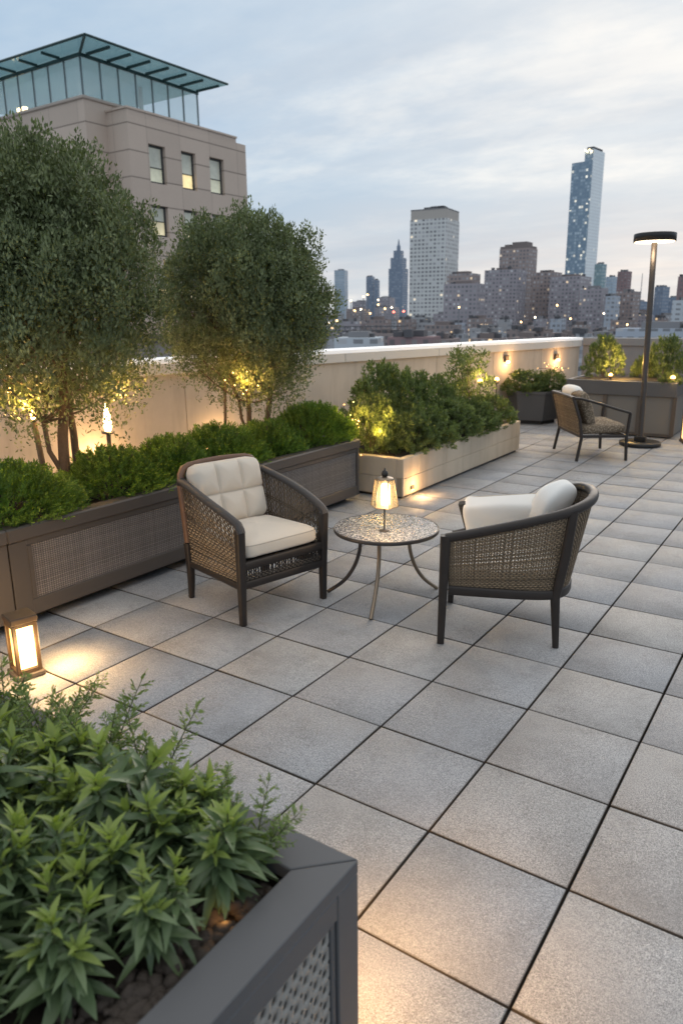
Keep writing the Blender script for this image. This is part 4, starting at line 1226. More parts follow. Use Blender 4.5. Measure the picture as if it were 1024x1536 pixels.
st2 = MB(); st2.box(hx_-.008, hx_-.045, hy_-.0835, hy_-.0995, .101, .521, .002); st2.box(hx_-.008, hx_-.045, -hy_+.0835, -hy_+.0995, .101, .521, .002)
st2.box(hx_-.008, hx_-.045, -hy_+.1, hy_-.1, .509, .521, .002); st2.box(hx_-.008, hx_-.045, -hy_+.1, hy_-.1, .101, .111, .002)
st2.build('stile', M['charcoal'], fp)
ln = MB(); ln.box(-hx_+.062, hx_-.062, -hy_+.062, hy_-.062, .05, .52); ln.build('liner', M['plinth'], fp)
# lumpy soil surface
def soil_patch(w, d, n=70):
    V = []; F = []
    for j in range(n+1):
        for i in range(n+1):
            x = -w/2 + w*i/n; y = -d/2 + d*j/n
            z = .012*math.sin(x*11+1)*math.sin(y*9) + .008*math.sin(x*31+y*23) + random.uniform(-.006, .006)
            V.append((x, y, z))
    for j in range(n):
        for i in range(n): F.append((j*(n+1)+i, j*(n+1)+i+1, (j+1)*(n+1)+i+1, (j+1)*(n+1)+i))
    return np_mesh('soil', V, F, True)
link('soil', soil_patch(2*hx_-.13, 2*hy_-.13), M['soil'], fp, (0, 0, .545))
fp_glow = MB(); fp_glow.box(hx_-.10, hx_-.09, -hy_+.15, hy_-.08, .012, .022); fp_glow.build('added_glow_strip', M['warm_bulb'], fp)  # unseen warm strip, added for a glow under the planter
for x_ in (-.36, -.62):  # bare spots without a fixture, added to cast a warm pool on the paving
    d_ = bpy.data.lights.new('added_paving_spot', 'SPOT'); d_.energy = 16; d_.color = (1, .56, .22); d_.spot_size = R(110); d_.spot_blend = .9; d_.shadow_soft_size = .02
    o_ = bpy.data.objects.new('added_paving_spot', d_); COL.objects.link(o_); o_.location = (x_, Y1+.02, .40); o_.rotation_euler = Vector((.35, .55, -.75)).to_track_quat('-Z', 'Y').to_euler()
# gravel on the soil
def pebbles(n):
    V = []; F = []
    ico = bmesh.new(); bmesh.ops.create_icosphere(ico, subdivisions=2, radius=1); iv = np.array([v.co[:] for v in ico.verts]); jf = np.array([[v.index for v in f.verts] for f in ico.faces]); ico.free()
    for k in range(n):
        if random.random() < .75: x = X1 - .108 - abs(random.gauss(0, .07)) - .008
        else: x = random.uniform(X0+.15, X1-.12)
        y = random.uniform(-1.75, Y1-.13); r = random.uniform(.007, .020)
        s = np.array([random.uniform(.8, 1.3), random.uniform(.8, 1.3), random.uniform(.6, .95)])*r
        q = iv*s*(1 + .18*np.sin(iv[:, [1]]*4+k) + .10*np.sin(iv[:, [2]]*7+k*2.1))
        a = random.uniform(0, 6); c_, s_ = math.cos(a), math.sin(a)
        q = q @ np.array([[c_, s_, 0], [-s_, c_, 0], [0, 0, 1]])
        V.append(q + np.array([x, y, .557 + random.uniform(-.004, .014)])); F.append(jf + len(iv)*k)
    me = np_mesh('gravel', np.concatenate(V), np.concatenate(F), True)
    o = link('gravel', me, M['pebble']); tag(o, 'dark lumps of gravel on the soil along the charcoal rim', 'gravel', kind='stuff')
pebbles(520)

# lance leaved plants
def lance_plant(seed, h, nst, lean=.35, Lm=.104):
    rng = np.random.default_rng(seed); random.seed(seed)
    P = []; D = []; U = []; Ls = []; Ws = []; C = []
    P2 = []; D2 = []; U2 = []; L2 = []; W2_ = []; C2 = []
    stem = MB()
    for s in range(nst):
        a = 2*math.pi*s/nst + rng.uniform(-.5, .5); l = rng.uniform(.15, 1)*lean if s else .05
        hh = h*rng.uniform(.72, 1.0) if s else h
        d = np.array([math.cos(a)*l, math.sin(a)*l, 1.0])
        pts = [np.array([0, 0, -.02]) + d*hh*t*np.array([t**.5, t**.5, 1]) for t in np.linspace(0, 1, 7)]
        stem.tube(pts, [.0055-.0035*i/6 for i in range(7)], 7)
        nl = 32
        for k in range(nl):
            t = .34 + .66*(k/(nl-1))**.72
            i = min(int(t*6), 5); f = t*6-i; p = pts[i]*(1-f)+pts[i+1]*f
            ax = unit(pts[i+1]-pts[i]); ang = k*2.3999 + a
            s1 = unit(np.cross(ax, [1, .2, .1])); s2 = np.cross(ax, s1)
            rad = s1*math.cos(ang) + s2*math.sin(ang)
            open_ = 1.35 - .80*t**2.4 + rng.uniform(-.30, .30)     # lower leaves spread, the tip ones stand
            dd = unit(rad*open_ + ax*(.12+.70*t**2.2) + rng.normal(size=3)*.20)
            LL = Lm*(1.08 - .62*max(0, t-.60)/.40)*rng.uniform(.55, 1.18)
            tip = k > nl*.70
            A = (P2, D2, U2, L2, W2_, C2) if tip else (P, D, U, Ls, Ws, C)
            A[0].append(p); A[1].append(dd); A[2].append(ax + 1e-3); A[3].append(LL); A[4].append(LL*rng.uniform(.235, .33)); A[5].append(rng.uniform(.05, .85) if not tip else rng.uniform(-.10, .35))
    f = lambda A: [np.array(x) for x in A]
    a = f((P, D, U, Ls, Ws, C)); b = f((P2, D2, U2, L2, W2_, C2))
    return stem.mesh('stem'), lance_mesh('leaves', *a), lance_mesh('tip_leaves', *b)
def fern_plant(seed, h, nst):
    rng = np.random.default_rng(seed)
    P = []; D = []; L_ = []; W_ = []; stem = MB()
    for s in range(nst):
        a = 2*math.pi*s/nst + rng.uniform(-.6, .6); l = rng.uniform(.2, .75)
        hh = h*rng.uniform(.65, 1.05)
        pts = [np.array([0, 0, -.02]) + np.array([math.cos(a)*l*t**1.6, math.sin(a)*l*t**1.6, t])*hh for t in np.linspace(0, 1, 8)]
        stem.tube(pts, [.004-.0028*i/7 for i in range(8)], 6)
        nb = 21
        for k in range(nb):
            t = .22 + .78*k/(nb-1); i = min(int(t*7), 6); f = t*7-i; p = pts[i]*(1-f)+pts[i+1]*f
            ax = unit(pts[i+1]-pts[i]); ang = k*2.4 + rng.uniform(-.4, .4)
            s1 = unit(np.cross(ax, [1, .2, .1])); s2 = np.cross(ax, s1)
            bd = unit((s1*math.cos(ang)+s2*math.sin(ang))*.85 + ax*.75)
            bl = hh*.30*(1.15-.8*t)*rng.uniform(.75, 1.2)
            if k > nb-2: bd = ax; bl = hh*.1
            stem.tube([p, p+bd*bl], [.0014, .0007], 4, cap=False)
            m = max(6, int(bl/.0055)); tt = np.linspace(.12, 1, m)
            q = p + bd*bl*tt[:, None]
            w1 = unit(np.cross(bd, ax+.01)); w2 = np.cross(bd, w1)
            an = np.arange(m)*math.pi + rng.uniform(-.5, .5, m)
            P.append(q); D.append(bd*.75 + w1*np.cos(an)[:, None]*.8 + w2*rng.normal(size=m)[:, None]*.35)
            L_.append(.025*(1.2-.5*tt)*rng.uniform(.8, 1.2, m))
    P = np.concatenate(P); D = np.concatenate(D); L_ = np.concatenate(L_)
    return stem.mesh('stem'), leaf_mesh('leaves', P, D, L_, L_*.34, .2)
lance = [lance_plant(11, .27, 5), lance_plant(12, .32, 6), lance_plant(13, .24, 5, .5), lance_plant(14, .30, 5, .45, .112)]
fern = [fern_plant(21, .32, 7), fern_plant(22, .36, 8), fern_plant(23, .28, 7)]
def lp(x, y, k, s, rz, lab):
    x += .015 if x > -.95 else .01; s *= 1.0
    t = empty('lance_leaf_plant', (x, y, .545), rz, lab, 'plant', 'leafy plants in the foreground planter')
    a, b, c = lance[k]
    for nm, me, mt in (('stem', a, M['stem']), ('leaves', b, M['leaf_fg']), ('tip_leaves', c, M['leaf_tip'])):
        o = link(nm, me, mt, t); o.scale = (s, s, s)
def fpn(x, y, k, s, rz, lab):
    s *= .84
    t = empty('feathery_plant', (x, y, .545), rz, lab, 'plant', 'feathery plants in the foreground planter')
    for nm, me, mt in (('stem', fern[k][0], M['stem']), ('leaves', fern[k][1], M['leaf_fern'])):
        o = link(nm, me, mt, t); o.scale = (s, s, s)
dense = 'glossy lance leaved plant in the dense clump at the lower left of the charcoal planter'
LP = [(-.47, -1.06, 0, .92, .4, 'glossy lance leaved plant beside the inner corner of the charcoal rim'),
      (-.62, -1.24, 2, 1.0, 1.9, 'lance leaved plant with a pale young rosette beside the bare soil strip'),
      (-.80, -1.10, 3, 1.05, 2.9, 'lance leaved plant with the tallest bright green tip in the middle of the clump'),
      (-.98, -1.28, 1, 1.08, .2, dense), (-.78, -1.42, 1, .95, 4.0, dense), (-.55, -1.42, 3, .78, 5.2, dense), (-1.20, -1.18, 0, 1.1, 3.3, dense), (-1.14, -1.42, 3, 1.08, 1.1, dense),
      (-.64, -1.60, 0, .92, 2.2, dense), (-.92, -1.58, 3, 1.05, 3.6, dense), (-1.38, -1.34, 1, 1.1, 4.4, dense), (-1.02, -1.08, 2, 1.05, 5.5, dense), (-1.42, -1.12, 3, 1.0, .9, dense),
      (-.50, -1.62, 2, .70, .5, dense), (-.80, -1.75, 1, .95, 1.7, dense), (-1.62, -1.25, 0, 1.1, 2.8, dense), (-1.25, -1.58, 2, 1.15, .3, dense), (-.66, -.99, 2, .9, 4.7, dense), (-.48, -1.26, 1, .74, 3.9, dense), (-.62, -1.12, 0, .95, 5.0, dense), (-.90, -1.18, 0, 1.0, 1.6, dense), (-1.10, -1.30, 2, 1.1, 2.5, dense), (-.72, -1.30, 3, .9, .8, dense), (-.70, -1.50, 2, .95, 3.1, dense), (-.95, -1.44, 0, 1.0, 5.9, dense)]
for a in LP: lp(*a)
FD = 'feathery plant mixed in among the lance leaved clump in the charcoal planter'
FP = [(-.45, -.985, 0, .84, .0, 'feathery plant reaching out over the paving at the corner of the charcoal rim'),
      (-.60, -.96, 1, .80, 1.4, 'feathery plant second from the rim corner along the back edge of the planter'),
      (-.80, -.97, 2, 1.15, 2.2, 'tall feathery plant in front of the paving joint near the middle of the clump'),
      (-.98, -.965, 0, 1.05, 3.0, 'bright feathery plant fourth along the back edge of the planter'),
      (-1.20, -.97, 1, .95, 4.1, 'feathery plant fifth along the back edge of the planter'),
      (-1.42, -.975, 2, 1.15, 5.0, 'feathery plant just right of the floor lantern foot'),
      (-1.66, -.98, 1, 1.05, .8, 'dark feathery plant in front of the floor lantern at the left edge'),
      (-1.90, -1.0, 0, 1.2, 2.0, 'feathery plant at the left edge overlapping the floor lantern'),
      (-.70, -1.03, 2, .85, .5, FD), (-.88, -1.06, 1, .85, 2.6, FD), (-1.10, -1.06, 0, .9, 3.7, FD), (-1.30, -1.10, 2, .95, 1.2, FD), (-.52, -1.04, 1, .70, 5.1, FD), (-.86, -1.30, 0, .75, .9, FD), (-1.55, -1.10, 1, .9, 4.4, FD), (-.64, -1.44, 2, .62, 2.2, FD)]
for a in FP: fpn(*a)
random.seed(99)
t = empty('soil_light', (-.40, -1.13, .560), 0, 'tiny orange glow light half buried in the soil by the rim', 'garden light')
MB().lathe([(0, -.01), (.009, -.008), (.010, .002), (0, .004)], 12).build('housing', M['black_metal'], t)
MB().lathe([(0, .012), (.005, .010), (.006, .005), (0, .0045)], 12).build('lens', M['warm_flame'], t)
plight((-.40, -1.13, .585), .05, (1, .5, .15), .01)
# ------------------------------------------------------------------ stone building with glass penthouse (left)
GZ = -45.0
def stonewall(name, col, dv=1.25, du=2.3):
    m, nt, b, N, L = newmat(name)
    tc = N.new('ShaderNodeTexCoord'); sx = N.new('ShaderNodeSeparateXYZ'); L.new(tc.outputs['Object'], sx.inputs[0])
    v = mth(nt, 'FRACT', mth(nt, 'MULTIPLY', mth(nt, 'ADD', sx.outputs[2], 200.0), 1/dv))
    jv = mth(nt, 'LESS_THAN', v, .055)
    h = mth(nt, 'ADD', sx.outputs[0], sx.outputs[1])
    u = mth(nt, 'FRACT', mth(nt, 'MULTIPLY', mth(nt, 'ADD', h, 100.0), 1/du)); ju = mth(nt, 'LESS_THAN', u, .02)
    j = mth(nt, 'MAXIMUM', mth(nt, 'MULTIPLY', jv, .8), mth(nt, 'MULTIPLY', ju, .35))
    f = noise(nt, .35, 6); f2 = noise(nt, 9, 5)
    wn = N.new('ShaderNodeTexWhiteNoise'); cvv = N.new('ShaderNodeCombineXYZ')
    L.new(mth(nt, 'FLOOR', mth(nt, 'MULTIPLY', mth(nt, 'ADD', h, 100.0), 1/du)), cvv.inputs[0]); L.new(mth(nt, 'FLOOR', mth(nt, 'MULTIPLY', mth(nt, 'ADD', sx.outputs[2], 200.0), 1/dv)), cvv.inputs[1])
    L.new(cvv.outputs[0], wn.inputs['Vector'])
    c = mixc(nt, f, tuple(x*.85 for x in col), tuple(min(1, x*1.12) for x in col))
    c = mixc(nt, .25, c, mixc(nt, wn.outputs['Value'], tuple(x*.75 for x in col), tuple(min(1, x*1.2) for x in col)))
    c = mixc(nt, .15, c, mixc(nt, f2, tuple(x*.6 for x in col), tuple(min(1, x*1.3) for x in col)))
    c = mixc(nt, mth(nt, 'MULTIPLY', j, .85), c, tuple(x*.35 for x in col))
    L.new(c, b.inputs['Base Color']); b.inputs['Roughness'].default_value = .85
    bump(nt, b, mth(nt, 'MULTIPLY', j, -1.0), .6, .05)
    return m
M['limestone'] = stonewall('grey_beige_limestone', (.56, .455, .38))
M['cornice'] = simple('limestone_cornice', (.46, .39, .34), .8, 0, .1, .8)
M['win_frame'] = simple('dark_window_frame', (.045, .047, .048), .5)
M['blind'] = emitv('pale_roller_blind', (.52, .55, .48), .42)
M['win_warm'] = emitv('lit_room_glass', (.95, .80, .50), .75)
M['win_hot'] = emitv('bright_lit_room_glass', (1.0, .74, .36), 1.1)
M['win_pale'] = emitv('pale_room_glass', (.70, .72, .55), .60)
M['pent_glass'] = glassmat('pale_blue_curtain_glass', (.88, .95, .96), .04, .74)
M['teal_glass'] = glassmat('teal_canopy_glass', (.25, .50, .50), .08, .62)
M['teal_metal'] = simple('dark_teal_steel', (.035, .075, .078), .45, .3, .1, 2)
M['mullion'] = simple('grey_mullion', (.13, .16, .17), .4, .4)
M['ceiling'] = simple('penthouse_interior', (.42, .45, .44), .8)
M['dark_roof'] = simple('dark_annex_roof', (.07, .078, .085), .7, 0, .2, 1)
XB, XM, YE, YM = -30.745, -32.28, 25.41, 24.10
ZT = 12.45
bd = empty('stone_building', (XB, YE, 0), 0, 'grey beige stone building with a glass penthouse and flat teal glass canopy', 'building')
def bl(x, y, z): return (x-XB, y-YE, z)
def bbox(mb, x0, x1, y0, y1, z0, z1, bev=0): mb.box(x0-XB, x1-XB, y0-YE, y1-YE, z0, z1, bev); return mb
HO = [(26.70, 27.85, 8.66, 10.53), (29.0, 30.08, 8.64, 10.56), (31.18, 32.35, 8.68, 10.6),
      (26.62, 27.77, 6.02, 7.58), (28.95, 30.03, 6.02, 7.58), (31.15, 32.3, 6.02, 7.58),
      (26.6, 27.8, 2.3, 4.4), (28.9, 30.1, 2.3, 4.4), (31.1, 32.3, 2.3, 4.4)]
# facade with real openings
ys = sorted({YE, 34.32} | {h[0] for h in HO} | {h[1] for h in HO}); zs = sorted({GZ, 11.70} | {h[2] for h in HO} | {h[3] for h in HO})
V = []; F = []
def quad(*q):
    o = len(V); V.extend(q); F.append((o, o+1, o+2, o+3))
for i in range(len(ys)-1):
    for j in range(len(zs)-1):
        yc, zc = (ys[i]+ys[i+1])/2, (zs[j]+zs[j+1])/2
        if any(h[0] < yc < h[1] and h[2] < zc < h[3] for h in HO): continue
        quad(bl(XB, ys[i], zs[j]), bl(XB, ys[i+1], zs[j]), bl(XB, ys[i+1], zs[j+1]), bl(XB, ys[i], zs[j+1]))
for (a, b, c, d) in HO:
    dp = .34
    quad(bl(XB, a, c), bl(XB, a, d), bl(XB-dp, a, d), bl(XB-dp, a, c)); quad(bl(XB, b, c), bl(XB-dp, b, c), bl(XB-dp, b, d), bl(XB, b, d))
    quad(bl(XB, a, c), bl(XB-dp, a, c), bl(XB-dp, b, c), bl(XB, b, c)); quad(bl(XB, a, d), bl(XB, b, d), bl(XB-dp, b, d), bl(XB-dp, a, d))
# other sides of the projecting block
quad(bl(XB, YE, GZ), bl(XB, YE, 11.70), bl(-34, YE, 11.70), bl(-34, YE, GZ))
quad(bl(XB, 34.32, GZ), bl(-44, 34.32, GZ), bl(-44, 34.32, 11.70), bl(XB, 34.32, 11.70))
quad(bl(XB, YE, 11.70), bl(XB, 34.32, 11.70), bl(-44, 34.32, 11.70), bl(-44, YE, 11.70))
link('facade', np_mesh('facade', V, F, False), M['limestone'], bd)
m = MB(); bbox(m, -46, XM, YM, 34.0, GZ, 12.30); m.build('main_block', M['limestone'], bd)
m = MB(); bbox(m, -34, XB+.0, YE+.03, 33.5, 11.703, 11.92); bbox(m, -34, XB+.06, YE-.05, 33.54, 11.925, 12.02); m.build('parapet', M['limestone'], bd)
m = MB(); bbox(m, -46.1, XM+.10, YM-.10, 34.05, 12.303, 12.45, .03); m.build('cornice', M['cornice'], bd)
for k, (a, b, c, d) in enumerate(HO):
    f = MB(); x0, x1 = XB-.30, XB-.20; w = .11
    bbox(f, x0, x1, a+.002, a+w, c+.002, d-.002); bbox(f, x0, x1, b-w, b-.002, c+.002, d-.002); bbox(f, x0, x1, a+w, b-w, c+.002, c+w); bbox(f, x0, x1, a+w, b-w, d-w, d-.002)
    zm = c + (d-c)*(.42 if k < 3 else .5); bbox(f, x0+.02, x1-.005, a+w, b-w, zm-.025, zm+.025)
    fo = f.build('window', M['win_frame'], bd)
    g = MB(); bbox(g, XB-.28, XB-.26, a+w, b-w, c+w, zm); g.build('pane', [M['win_pale'], M['win_hot'], M['win_pale'], M['win_warm'], M['win_warm'], M['win_pale'], M['win_hot'], M['win_warm'], M['win_warm']][k], fo)
    g = MB(); bbox(g, XB-.28, XB-.26, a+w, b-w, zm, d-w); g.build('blind', M['blind'], fo)
# penthouse
PX1, PY0, PY1 = XM-.12, YM+.12, 32.2; PZ0, PZ1 = 12.455, 14.20
yl = np.linspace(PY0, PY1, 8)
for i in range(7):
    m = MB(); bbox(m, PX1-.02, PX1, yl[i]+.03, yl[i+1]-.03, PZ0+.02, PZ1); m.build('pane', M['pent_glass'], bd)
xl = np.linspace(PX1, PX1-13, 11)
for i in range(10):
    m = MB(); bbox(m, xl[i+1]+.03, xl[i]-.03, PY0, PY0+.02, PZ0+.02, PZ1); m.build('pane', M['pent_glass'], bd)
for y in yl: bbox(MB(), PX1-.06, PX1+.03, y-.028, y+.028, PZ0, PZ1).build('mullion', M['mullion'], bd)
for x in xl[1:]: bbox(MB(), x-.028, x+.028, PY0-.03, PY0+.06, PZ0, PZ1).build('mullion', M['mullion'], bd)
m = MB(); bbox(m, PX1-13, PX1-9.2, PY0+5.6, PY1-1.0, PZ0, PZ1); m.build('penthouse_core', M['ceiling'], bd)
m = MB(); bbox(m, PX1-.4, PX1-.25, 28.1, 28.3, PZ0, PZ0+1.3); m.build('column', M['ceiling'], bd)
g = MB(); bbox(g, PX1-7.3, PX1-6.6, PY0+1.2, PY0+1.4, PZ0+.25, PZ0+.75); g.build('ceiling_lamp', emit('penthouse_lamp', (1, .75, .4), 7), bd)
# canopy: sloping glass roof with beams
CA = [(-30.45, 23.05), (-30.25, 32.45), (-46, 32.45), (-46, 22.75)]
m = MB(); m.prism([(x-XB, y-YE) for x, y in CA], 14.41, 14.47); m.build('canopy', M['teal_glass'], bd)
m = MB(); bbox(m, PX1-.05, PX1+.06, PY0-.06, PY1+.06, 14.203, 14.35); bbox(m, -46, PX1-.052, PY0-.06, PY0+.05, 14.203, 14.35); m.build('roof_beam', M['teal_metal'], bd)
for y in np.linspace(PY0+.35, PY1-.1, 7): bbox(MB(), PX1+.07, -30.62, y-.05, y+.05, 14.29, 14.405).build('canopy_rib', M['teal_metal'], bd)
for x in np.linspace(-33.9, -45, 7): bbox(MB(), x-.05, x+.05, 23.15, PY0-.07, 14.29, 14.404).build('canopy_rib', M['teal_metal'], bd)
m = MB()
P0 = [(-30.45, 23.05), (-30.25, 32.45)]; 
m.tube([(P0[0][0]-XB, P0[0][1]-YE, 14.45), (P0[1][0]-XB, P0[1][1]-YE, 14.45)], .06, 6, smooth=False); m.tube([(P0[0][0]-XB, P0[0][1]-YE, 14.45), (-46-XB, 22.75-YE, 14.45)], .06, 6, smooth=False)
m.tube([(P0[0][0]-XB, P0[0][1]-YE, 14.43), (PX1-XB, PY0-YE, 14.31)], .07, 6, smooth=False)
m.build('canopy_edge', M['teal_metal'], bd)
# annex roof in front
an = empty('low_annex', (-27.5, 30.0, 0), 0, 'flat dark roofed annex at the foot of the stone building behind the parapet', 'building')
MB().box(-3.2, 1.5, -6, 6, .60, .95, .03).build('roof', M['dark_roof'], an)
MB().box(-3.15, 1.4, -5.9, 5.9, GZ, .598).build('wall', M['grey_wall'], an)

# ------------------------------------------------------------------ city
M['city_ground'] = simple('city_ground', (.16, .165, .175), .9, 0, .35, .02)
tag(MB().box(-6000, 6000, -300, 9000, GZ-1, GZ).build('ground', M['city_ground']), kind='structure')

def facade(name, wall, glass, du, dv, wu, wv, lit=.08, warm=(1, .72, .38), ls=1.4, vary=.5, refl=.5):
    """window grid in object space; a share of the cells is lit"""
    m, nt, b, N, L = newmat(name)
    tc = N.new('ShaderNodeTexCoord'); g = N.new('ShaderNodeNewGeometry')
    vt = N.new('ShaderNodeVectorTransform'); vt.vector_type = 'NORMAL'; vt.convert_from = 'WORLD'; vt.convert_to = 'OBJECT'; L.new(g.outputs['True Normal'], vt.inputs[0])
    sn = N.new('ShaderNodeSeparateXYZ'); L.new(vt.outputs[0], sn.inputs[0]); sx = N.new('ShaderNodeSeparateXYZ'); L.new(tc.outputs['Object'], sx.inputs[0])
    side = mth(nt, 'GREATER_THAN', mth(nt, 'ABSOLUTE', sn.outputs[0]), .5)
    top = mth(nt, 'GREATER_THAN', mth(nt, 'ABSOLUTE', sn.outputs[2]), .5)
    h = mth(nt, 'ADD', mth(nt, 'MULTIPLY', side, sx.outputs[1]), mth(nt, 'MULTIPLY', mth(nt, 'SUBTRACT', 1.0, side), sx.outputs[0]))
    u = mth(nt, 'MULTIPLY', mth(nt, 'ADD', h, 1000.0), 1/du); v = mth(nt, 'MULTIPLY', mth(nt, 'ADD', sx.outputs[2], 500.0), 1/dv)
    fu = mth(nt, 'FRACT', u); fv = mth(nt, 'FRACT', v)
    win = mth(nt, 'MULTIPLY', mth(nt, 'LESS_THAN', mth(nt, 'ABSOLUTE', mth(nt, 'SUBTRACT', fu, .5)), wu/2), mth(nt, 'LESS_THAN', mth(nt, 'ABSOLUTE', mth(nt, 'SUBTRACT', fv, .5)), wv/2))
    win = mth(nt, 'MULTIPLY', win, mth(nt, 'SUBTRACT', 1.0, top))
    cv = N.new('ShaderNodeCombineXYZ'); L.new(mth(nt, 'FLOOR', u), cv.inputs[0]); L.new(mth(nt, 'FLOOR', v), cv.inputs[1]); L.new(side, cv.inputs[2])
    oi = N.new('ShaderNodeObjectInfo')
    ad = N.new('ShaderNodeVectorMath'); ad.operation = 'ADD'; L.new(cv.outputs[0], ad.inputs[0])
    c3 = N.new('ShaderNodeCombineXYZ'); L.new(mth(nt, 'MULTIPLY', oi.outputs['Random'], 77.0), c3.inputs[0]); L.new(c3.outputs[0], ad.inputs[1])
    wn = N.new('ShaderNodeTexWhiteNoise'); L.new(ad.outputs[0], wn.inputs['Vector'])
    sc = N.new('ShaderNodeSeparateColor'); L.new(wn.outputs['Color'], sc.inputs[0])
    clus = noise(nt, .02, 3)
    thr = mth(nt, 'MULTIPLY', mth(nt, 'MULTIPLY', clus, clus), lit*4.0)
    islit = mth(nt, 'MULTIPLY', win, mth(nt, 'LESS_THAN', sc.outputs[0], thr))
    f = noise(nt, .03, 4)
    wc = mixc(nt, f, tuple(x*.85 for x in wall), tuple(min(1, x*1.15) for x in wall))
    gc = mixc(nt, mth(nt, 'MULTIPLY', mth(nt, 'POWER', sc.outputs[1], 3.0), min(1.0, vary)), glass, tuple(min(.85, x*1.5+.42) for x in glass))
    c = mixc(nt, win, wc, gc)
    L.new(c, b.inputs['Base Color'])
    L.new(mth(nt, 'MULTIPLY_ADD', win, -.5, .8), b.inputs['Roughness'])
    L.new(mth(nt, 'MULTIPLY', win, refl), b.inputs['Specular IOR Level'])
    b.inputs['Emission Color'].default_value = (*warm, 1)
    L.new(mth(nt, 'MULTIPLY', islit, mth(nt, 'MULTIPLY_ADD', sc.outputs[2], ls, ls*.4)), b.inputs['Emission Strength'])
    return m
FM = {  # distance haze is mixed into these facade colours, paler and bluer
 'slab':  facade('pale_grid_facade', (0.620, 0.632, 0.627), (.20, .20, .215), 4.6, 4.2, .60, .52, .03, (1, .86, .62), .7, .8),
 'brown': facade('brown_brick_facade', (0.338, 0.284, 0.274), (.13, .125, .14), 3.6, 3.6, .50, .52, .03, (1, .78, .5), .8, .9),
 'mauve': facade('mauve_brick_facade', (0.349, 0.325, 0.352), (.14, .145, .165), 3.4, 3.4, .52, .5, .03, (1, .76, .45), .8, 1.0),
 'grey':  facade('grey_concrete_facade', (0.426, 0.471, 0.539), (.19, .20, .22), 3.8, 3.6, .6, .5, .025, (1, .8, .52), .8, .8),
 'red':   facade('dark_red_brick_facade', (0.282, 0.204, 0.209), (.13, .115, .12), 3.8, 3.6, .45, .5, .02, (1, .75, .45), .7, .5),
 'glass': facade('blue_glass_facade', (0.240, 0.319, 0.396), (.155, .235, .33), 3.2, 4.0, .84, .70, .09, (1, .92, .70), .8, .6, .8),
 'glass2': facade('sky_reflection_facade', (0.827, 0.898, 0.957), (.70, .74, .77), 2.6, 4.0, .86, .5, .01, (1, .85, .6), .5, .3, .6),
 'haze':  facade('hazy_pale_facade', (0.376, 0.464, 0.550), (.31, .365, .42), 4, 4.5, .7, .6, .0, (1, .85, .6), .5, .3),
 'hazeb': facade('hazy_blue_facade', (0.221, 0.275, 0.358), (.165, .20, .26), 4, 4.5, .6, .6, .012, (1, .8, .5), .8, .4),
 'teal':  facade('green_glass_facade', (0.235, 0.337, 0.380), (.18, .27, .29), 3, 4, .85, .7, .03, (1, .85, .6), .8, .4, .9),
 'low':   facade('low_block_facade', (0.390, 0.400, 0.422), (.13, .135, .15), 3.4, 3.4, .55, .5, .035, (1, .70, .36), 1.2, 1.0),
 'lowb':  facade('low_brick_facade', (0.306, 0.260, 0.253), (.12, .12, .13), 3.2, 3.3, .5, .5, .04, (1, .68, .34), 1.2, .9),
 'pale':  facade('pale_flat_facade', (0.526, 0.571, 0.616), (.24, .25, .27), 6, 4, .6, .4, .03, (1, .8, .5), 1, .5)}
M['roof_grey'] = simple('roof_grey', (.22, .22, .23), .9, 0, .2, .05)
M['roof_dark'] = simple('roof_dark', (.10, .10, .11), .9, 0, .2, .05)
M['roof_brown'] = simple('roof_brown', (.20, .17, .165), .9, 0, .2, .05)
M['mast'] = simple('mast_grey', (.20, .21, .23), .6)

def tower(name, label, cat, pl, ps, pr, ptop, dep, style, ang=18, group=None, tiers=None, extra=None, cap=M['roof_grey'], z_base=None):
    """block standing on the city ground; front face spans columns pl..ps, side face ps..pr of the view at depth dep"""
    a = R(ang)
    Wd = (ps-pl)*dep/FPX/math.cos(a); Dd = max(4.0, (pr-ps)*dep/FPX/math.sin(a)) if pr > ps else Wd*.8
    c0 = bearing(ps, dep)
    dv = bearing((pl+pr)/2, 1.0, ptop) - CP
    z = CP.z + dv.z/math.hypot(dv.x, dv.y)*math.hypot(c0.x-CP.x, c0.y-CP.y)
    look = math.atan2(c0.y-CP.y, c0.x-CP.x)
    rz = look - math.pi/2 - a        # local x runs along the front face, y away from the viewer
    t = empty(name, (c0.x, c0.y, GZ), rz, label, cat, group)
    H = z - GZ
    lv = [(0, 1.0, 1.0, 0.0, 0.0)] if tiers is None else tiers
    prev = 0
    for k, (hf, wf, df, ox, oy) in enumerate(lv):
        nxt = lv[k+1][0] if k+1 < len(lv) else 1.0
        w, d = Wd*wf, Dd*df; x1 = -Wd*(1-wf)/2 + ox*Wd; y0 = Dd*(1-df)/2 + oy*Dd
        MB().box(x1-w, x1, y0, y0+d, H*hf + (.02 if k else 0), H*nxt, 0).build('tier' if k else 'tower_body', FM[style], t)
    if extra: extra(t, Wd, Dd, H)
    else:
        m = MB(); m.box(-Wd*.72, -Wd*.25, Dd*.25, Dd*.7, H+.02, H+max(2.2, H*.018)); m.build('roof_cap', cap, t)
        random.seed(int(pl*7+dep))
        for q in range(3):
            x = -Wd*random.uniform(.08, .9); y = Dd*random.uniform(.05, .8); s_ = random.uniform(1.0, 2.4)
            MB().box(x-s_, x+s_*.3, y-s_, y+s_*.4, H+.03, H+random.uniform(1.2, 2.6)+.04*q).build('roof_unit', M['roof_dark'], t)
    return t
